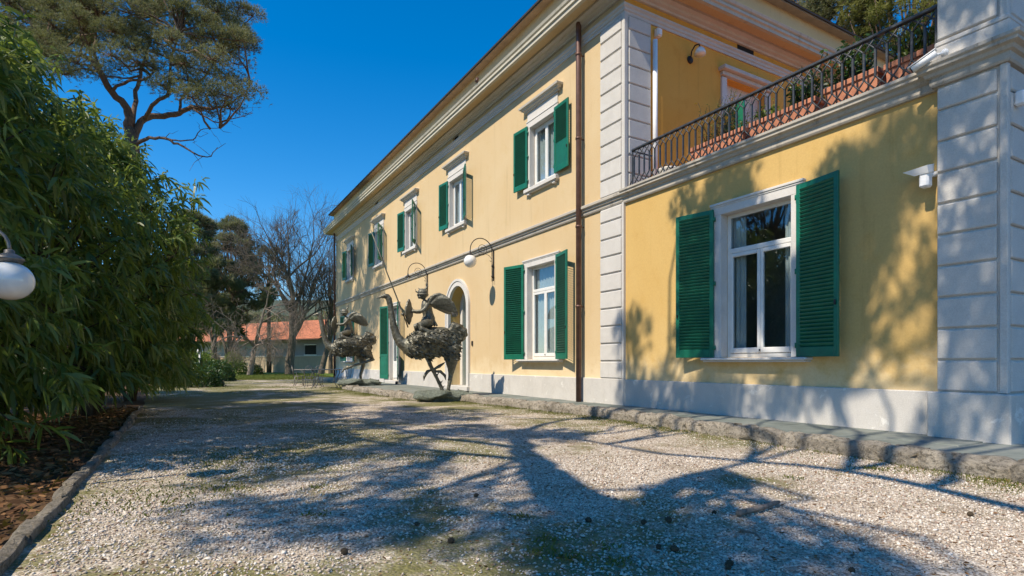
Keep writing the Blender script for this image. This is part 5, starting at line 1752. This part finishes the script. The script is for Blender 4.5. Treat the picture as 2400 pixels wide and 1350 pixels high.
# ------------------------------------------------------------------ lamps
def wall_lamp(label, X, z_end, globe=True, reach=.82):
    root = empty('wall_lamp', (X, 0, z_end), label, 'lamp', 'curled iron wall lamps')
    zb = z_end - .78
    MB().box(X - .016, X + .016, -.04, .0, zb, z_end + .18, .004).tube([(X, -.075, zb - .02), (X, -.075, z_end + .2)], .014, 6).build('wall_bar', M['iron'], root)
    br = MB()
    for z_ in (zb + .14, zb + .46): br.ball((X, -.05, z_), (.035, .05, .05), 10, 6)
    br.build('fixing', M['iron'], root)
    arm = []
    R = (reach - .075) / 2
    zc = z_end + .12
    arm.append((X, -.075, z_end - .02))
    for i in range(17):
        a = PI * i / 16
        arm.append((X, -.075 - R + R * math.cos(a), zc + R * math.sin(a)))
    arm.append((X, -reach, z_end - .02))
    MB().tube(arm, .0145, 7).build('arm', M['iron'], root)
    sc = MB(); pts = []
    for i in range(40):
        a = i * .30; r_ = .05 + .0135 * i * (1 if i < 40 else 1) * .30
        pts.append((X, -.42 - r_ * math.cos(a) * .9, z_end + .16 + r_ * math.sin(a) * .9))
    sc.tube(pts, .009, 5)
    sc.tube([(X, -.075, z_end - .12), (X, -.16, z_end - .02), (X, -.28, z_end + .03), (X, -.40, z_end + .0)], .008, 5)
    sc.tube([(X, -.075, z_end - .16), (X, -.13, z_end - .19), (X, -.15, z_end - .15)], .008, 5)
    sc.build('scroll', M['iron'], root)
    gz = z_end - .22
    MB().lathe([(.02, 0), (.03, .02), (.10, .05), (.075, .10), (.035, .13), (.018, .20)][::-1] and [(.105, 0), (.10, .03), (.06, .06), (.03, .10), (.018, .16)], 14, (X, -reach, z_end - .09)).build('cap', M['iron'], root)
    if globe: MB().ball((X, -reach, gz - .02), .195, 24, 16).build('globe', M['opal'], root)
    else: MB().lathe([(.02, -.09), (.028, -.03), (.028, .0), (.018, .02)], 10, (X, -reach, z_end - .10)).build('bulb_socket', M['white_pvc'], root)
    return root
wall_lamp('curled iron wall lamp with white globe beside the arched door', -15.38, 4.38)
wall_lamp('curled iron wall lamp without globe behind the statue', -20.85, 4.46, False)
# small lamp above the terrace
tl = empty('terrace_lamp', (XR, 2.0, 8.2), 'small black gooseneck lamp with white shade above the terrace', 'lamp')
MB().lathe([(.0, 0), (.09, .005), (.085, .03), (.03, .04)], 12, (0, 0, 0), Matrix.Translation((XR, 2.0, 8.2)) @ Matrix.Rotation(PI / 2, 4, 'Y')).build('back_plate', M['iron'], tl)
MB().tube([(XR + .03, 2.0, 8.22), (XR + .06, 2.0, 8.38), (XR + .16, 2.0, 8.47), (XR + .28, 2.0, 8.44), (XR + .31, 2.0, 8.34)], .016, 7).build('arm', M['iron'], tl)
MB().lathe([(.13, -.12), (.125, -.06), (.10, 0), (.05, .05), (.02, .06)], 16, (XR + .31, 2.0, 8.30)).build('shade', M['opal'], tl)
# garden lamp at the bed, close on the left
gc = at_depth(22, 658, 4.6)
gp = at_depth(-105, 658, 4.5)
gl_ = empty('garden_lamp', (gp.x, gp.y, -.01), 'garden lamp with large white globe hanging from a grey gooseneck before the shrubs', 'lamp')
MB().ball(gc, (.165, .165, .157), 32, 20).build('globe', M['opal'], gl_)
M['grey_metal'] = plain('weathered_grey_metal', (.22, .20, .18), .5, .3, 18, .2, 80, .6)
MB().lathe([(.085, .150), (.088, .165), (.10, .17), (.095, .185), (.06, .21), (.035, .225), (.035, .245), (.022, .255)], 20, gc).build('cap', M['grey_metal'], gl_)
neck = [gc + Vector((0, 0, .25))]
for i in range(11):
    a = PI * i / 10 * .98
    neck.append(gc.lerp(Vector((gp.x, gp.y, gc.z)), .5 - .5 * math.cos(a)) + Vector((0, 0, .27 + .16 * math.sin(a))))
neck += [Vector((gp.x, gp.y, 1.5)), Vector((gp.x, gp.y, -.02))]
MB().tube(neck[:12], .013, 8).build('gooseneck', M['grey_metal'], gl_)
MB().tube([Vector((gp.x, gp.y, -.03)), Vector((gp.x, gp.y, .3)), Vector((gp.x, gp.y, 1.2)), Vector((gp.x, gp.y, gc.z + .29))], [.05, .035, .028, .022], 10).build('post', M['grey_metal'], gl_)
# lamp post by the clipped bushes
q = at_depth(468, 0, 34.5)
lp = empty('lamp_post', (q.x, q.y, -.01), 'white garden lamp post behind the clipped bushes', 'lamp')
MB().tube([(q.x, q.y, -.02), (q.x, q.y, 1.65)], .05, 8).build('post', M['white_pvc'], lp)
MB().ball((q.x, q.y, 1.78), .16, 14, 10).build('globe', M['opal'], lp)

# ------------------------------------------------------------------ devices on the walls
cc = empty('security_camera', (-3.52, -.21, 4.84), 'white bullet security camera on the string course by the pier', 'camera')
p0 = Vector((-3.40, -.27, 4.90)); p1 = Vector((-3.64, -.33, 4.78))
MB().tube([p0, p1], .042, 12).build('body', M['white_pvc'], cc)
MB().tube([p1, p1.lerp(p0, -.04)], .036, 12).build('lens', M['dark'], cc)
dirn = (p1 - p0).normalized()
MB().bar(p0 + Vector((0, 0, .048)), p1 + dirn * .05 + Vector((0, 0, .048)), .085, .008).build('hood', M['white_pvc'], cc)
MB().tube([p0.lerp(p1, .15), Vector((-3.38, -.20, 4.90)), Vector((-3.36, -.145, 4.92))], .016, 8).ball((-3.36, -.145, 4.92), .045, 10, 8).build('bracket', M['white_pvc'], cc)
pr = empty('motion_sensor', (-3.52, .0, 3.42), 'white motion sensor with angled hood on the wing wall beside the pier', 'sensor')
MB().box(-3.62, -3.51, -.22, -.10, 3.30, 3.52, .02).build('head', M['white_pvc'], pr)
MB().add([(-3.78, -.27, 3.53), (-3.50, -.27, 3.55), (-3.50, -.09, 3.60), (-3.72, -.09, 3.58), (-3.66, -.23, 3.46), (-3.50, -.23, 3.46), (-3.50, -.10, 3.50), (-3.66, -.10, 3.50)],
         [(0, 1, 2, 3), (4, 7, 6, 5), (0, 4, 5, 1), (1, 5, 6, 2), (2, 6, 7, 3), (3, 7, 4, 0)]).build('hood', M['white_pvc'], pr)
MB().tube([(-3.56, -.12, 3.46), (-3.50, -.03, 3.48), (-3.48, .03, 3.48)], .035, 10).build('arm', M['white_pvc'], pr)
cb = MB().tube([(-3.50, -.005, 3.52), (-3.485, -.012, 3.75), (-3.475, -.012, 4.0), (-3.475, -.012, 4.53)], .009, 6).build('cable', M['white_pvc'], pr)
p2 = empty('motion_sensor', (-2.74, .1, 3.95), 'white motion sensor on the side face of the pier', 'sensor')
MB().box(-2.745, -2.64, .02, .12, 4.05, 4.22, .02).build('head', M['white_pvc'], p2)
MB().tube([(-2.75, .07, 4.1), (-2.66, .07, 4.08)], .03, 8).build('arm', M['white_pvc'], p2)
tag(MB().box(XR + .0, XR + .12, .86, 1.0, 8.40, 8.58, .015).box(XR + .12, XR + .14, .88, .98, 8.42, 8.56, .008).build('junction_box', M['white_pvc'], None), 'small white junction box under the frieze of the return wall', 'box')
tag(MB().box(-16.92, -16.84, -.035, .0, 1.64, 1.80, .008).box(-16.905, -16.855, -.045, -.034, 1.67, 1.77, .004).build('doorbell', M['iron'], None), 'dark doorbell plate on the wall right of the arched door', 'doorbell')
dk = MB().lathe([(.0, 0), (.13, .0), (.135, .03), (.10, .05), (.03, .055)], 20, (0, 0, 0), Matrix.Translation((ARC_C - ARC_R - .002, .20, 2.86)) @ Matrix.Rotation(PI / 2, 4, 'Y'))
tag(dk.build('reveal_light', M['grey_metal'], None), 'round grey bulkhead light on the inner side of the arched entrance', 'lamp')
q = ground_at(1108, 914, .15)
ow = MB().lathe([(.09, 0), (.10, .06), (.085, .13), (.10, .2), (.09, .25), (.03, .28)], 12, (q.x, q.y, .14))
ow.tube([(q.x - .05, q.y - .04, .39), (q.x - .075, q.y - .06, .46)], [.03, .004], 6).tube([(q.x + .04, q.y + .05, .39), (q.x + .06, q.y + .07, .46)], [.03, .004], 6)
tag(ow.build('owl_figure', M['patina_rock'], None), 'small grey owl figure on the paving beside the arched door', 'figure')
tag(MB().lathe([(.05, 0), (.06, .05), (.05, .12), (.02, .14)], 10, (-23.6, -.35, .14)).build('door_stop', M['iron'], None), 'small dark door stop on the paving by the french door', 'door stop')

# ------------------------------------------------------------------ iron garden furniture
M['blue_iron'] = plain('blue_grey_iron', (.075, .085, .095), .5, .3, 12, .2, 90, .4)
def iron_table(label, loc, lx, ly, h, rz, mat):
    root = empty('garden_table', loc, label, 'table', 'iron garden tables', rz)
    tp = MB().box(-lx / 2, lx / 2, -ly / 2, ly / 2, h - .035, h, .008)
    for i in range(9):
        yy = -ly / 2 + ly * (i + .5) / 9
        tp.box(-lx / 2 + .02, lx / 2 - .02, yy - .02, yy + .02, h + .001, h + .006)
    tp.build('table_top', M[mat], root, True)
    for sx in (-1, 1):
        for sy in (-1, 1):
            x_, y_ = sx * (lx / 2 - .08), sy * (ly / 2 - .08)
            MB().tube([(x_, y_, h - .03), (x_ * 1.02, y_, h * .82), (x_ * .82, y_, h * .55), (x_ * .78, y_, h * .35), (x_ * 1.0, y_, h * .12), (x_ * 1.12, y_, -.012)], [.017] * 6, 6).build('leg', M[mat], root, True)
    MB().tube([(-lx * .33, 0, h * .38), (lx * .33, 0, h * .38)], .012, 6).tube([(-lx * .33, -ly * .38, h * .38), (-lx * .33, ly * .38, h * .38)], .012, 6).tube([(lx * .33, -ly * .38, h * .38), (lx * .33, ly * .38, h * .38)], .012, 6).build('stretcher', M[mat], root, True)
    return root
def iron_chair(label, loc, rz, mat):
    root = empty('garden_chair', loc, label, 'chair', 'iron garden chairs', rz)
    se = MB().tube([(.22 * math.cos(a), .22 * math.sin(a), .45) for a in np.linspace(0, 2 * PI, 17)], .012, 6)
    for i in range(7):
        y_ = -.18 + .06 * i; w_ = math.sqrt(max(.001, .22 ** 2 - y_ * y_))
        se.box(-w_, w_, y_ - .02, y_ + .02, .445, .455)
    se.build('seat', M[mat], root, True)
    bk = MB().tube([(-.20, -.19, .45), (-.27, -.20, .75), (-.29, -.12, .90), (-.30, 0, .94), (-.29, .12, .90), (-.27, .20, .75), (-.20, .19, .45)], .012, 6)
    for y_ in (-.1, 0, .1): bk.tube([(-.21, y_, .46), (-.28, y_, .90)], .008, 5)
    bk.build('backrest', M[mat], root, True)
    for (x_, y_) in ((.16, .15), (.16, -.15), (-.16, .16), (-.16, -.16)):
        MB().tube([(x_, y_, .45), (x_ * 1.15, y_ * 1.1, .25), (x_ * 1.05, y_ * 1.05, .12), (x_ * 1.45, y_ * 1.35, -.012)], .011, 6).build('leg', M[mat], root, True)
    return root
AX = math.atan2(VR[1], VR[0])
def gpos(px, dep):
    p = at_depth(px, 0, dep); return (p.x, p.y, .004)
iron_table('dark rectangular iron table before the running ostrich', gpos(765, 23.9), 1.12, .75, .80, AX + .1, 'blue_iron')
iron_table('pale rusty iron table behind the dark one', gpos(722, 26.8), 1.0, .8, .76, AX - .2, 'grey_metal')
iron_chair('iron chair at the far side of the dark table', gpos(745, 25.3), AX - 1.4, 'blue_iron')
iron_chair('iron chair between the dark table and the running ostrich', gpos(806, 24.6), AX + 2.9, 'blue_iron')
iron_chair('iron chair at the end of the pale table', gpos(700, 26.2), AX + .3, 'grey_metal')
iron_chair('iron chair before the pale table with its back to the court', gpos(728, 25.0), AX + 1.7, 'blue_iron')

# ------------------------------------------------------------------ planters on the terrace
def planter(label, x0, x1, y0, y1, h, z=4.70):
    t = MB()
    e = .03
    t.add([(x0 + e, y0 + e, z), (x1 - e, y0 + e, z), (x1 - e, y1 - e, z), (x0 + e, y1 - e, z), (x0, y0, z + h), (x1, y0, z + h), (x1, y1, z + h), (x0, y1, z + h)],
          [(0, 3, 2, 1), (0, 1, 5, 4), (1, 2, 6, 5), (2, 3, 7, 6), (3, 0, 4, 7)])
    root = empty('planter', ((x0 + x1) / 2, (y0 + y1) / 2, z), label, 'planter', 'terracotta planters')
    t.build('box', M['terracotta'], root)
    MB().box(x0 - .02, x1 + .02, y0 - .02, y0 + .02, z + h - .07, z + h + .012, .008).box(x0 - .02, x1 + .02, y1 - .02, y1 + .02, z + h - .07, z + h + .012, .008).box(x0 - .02, x0 + .02, y0 + .02, y1 - .02, z + h - .07, z + h + .012, .008).box(x1 - .02, x1 + .02, y0 + .02, y1 - .02, z + h - .07, z + h + .012, .008).build('rim', M['terracotta'], root)
    MB().box(x0 + .02, x1 - .02, y0 + .02, y1 - .02, z + h - .1, z + h - .04).build('earth', M['soil'], root)
    return root
def potted(label, c, h, sp, seed, n_st, mat, lsize, per, flowers=0, cat='plant'):
    rng = np.random.default_rng(seed)
    root = empty('potted_plant', c, label, cat, 'plants in the terrace planters')
    st = MB(); P, D = [], []
    for i in range(n_st):
        b_ = Vector(c) + Vector((rng.uniform(-sp[0], sp[0]) * .8, rng.uniform(-sp[1], sp[1]), 0))
        t_ = b_ + Vector((rng.normal(0, sp[0] * .35), rng.normal(0, sp[1] * .6), h * rng.uniform(.45, 1.0)))
        pts = wiggle(b_, t_, 4, .05, rng)
        st.tube(pts, np.linspace(.007, .003, 5), 4, False)
        for j in range(per):
            f = rng.uniform(.15, 1.0) * 4; i0 = min(int(f), 3)
            q_ = pts[i0].lerp(pts[i0 + 1], f - i0)
            P.append(q_ + Vector(rng.normal(0, .02, 3))); D.append(rng.normal(0, 1, 3) + np.array([0, 0, .25]))
    P = np.array(P); D = unit(np.array(D))
    L = rng.uniform(lsize[0], lsize[1], len(P))
    st.build('stems', M['shrub_bark'], root, fix=False)
    fol_obj('foliage', [blades(P, D, L, L * .42, rng, .2)], M[mat], root)
    if flowers:
        k = rng.choice(len(P), flowers, replace=False)
        fl = MB()
        for q_ in P[k]:
            for j in range(5):
                a = 2 * PI * j / 5
                fl.add([q_, q_ + np.array([.028 * math.cos(a), .028 * math.sin(a), .014]), q_ + np.array([.028 * math.cos(a + .8), .028 * math.sin(a + .8), .014])], [(0, 1, 2)])
        fl.build('flowers', M['yellow_flower'], root, fix=False)['kind'] = 'stuff'
    return root
planter('terracotta box with yellow flowers near the white downpipe', -7.72, -6.52, .16, .50, .50)
planter('terracotta box in the middle of the terrace railing', -6.40, -5.22, .16, .50, .50)
planter('terracotta box with glossy shrub before the pier', -5.06, -4.30, .16, .50, .54)
planter('terracotta box right against the pier', -4.20, -3.56, .16, .50, .52)
potted('dry yellow flowering plant in the planter near the downpipe', (-7.2, .33, 5.16), .95, (.45, .10), 301, 34, 'grass', (.02, .05), 16, 60)
potted('thin yellow flowered stems beside the green shutter', (-6.75, .55, 5.1), .6, (.3, .1), 305, 22, 'bright_leaf', (.03, .06), 16, 20)
potted('small fresh green plant in the middle planter', (-6.2, .33, 5.16), .34, (.14, .08), 302, 14, 'bright_leaf', (.04, .09), 22)
potted('dense dark green shrub in the middle planter', (-5.5, .36, 5.16), .62, (.30, .12), 303, 30, 'hedge_leaf', (.04, .085), 34)
potted('glossy green shrub in the planter before the pier', (-4.75, .34, 5.2), .72, (.30, .12), 304, 30, 'hedge_leaf', (.05, .10), 30, 12)
potted('straggly leafy plant in the planter against the pier', (-3.9, .34, 5.2), .66, (.24, .12), 306, 22, 'bright_leaf', (.04, .09), 26, 14)
pot = MB().lathe([(.0, 0), (.16, 0), (.21, .10), (.24, .22), (.22, .30), (.25, .33), (.23, .36), (.12, .34)], 18, (-8.45, .35, 4.70))
for j in range(9):
    a = 2 * PI * j / 9
    pot.ball((-8.45 + .22 * math.cos(a), .35 + .22 * math.sin(a), 4.86), (.05, .05, .09), 8, 6)
tag(pot.build('stone_pot', M['surround'], None), 'carved white stone pot behind the left end of the railing', 'pot')
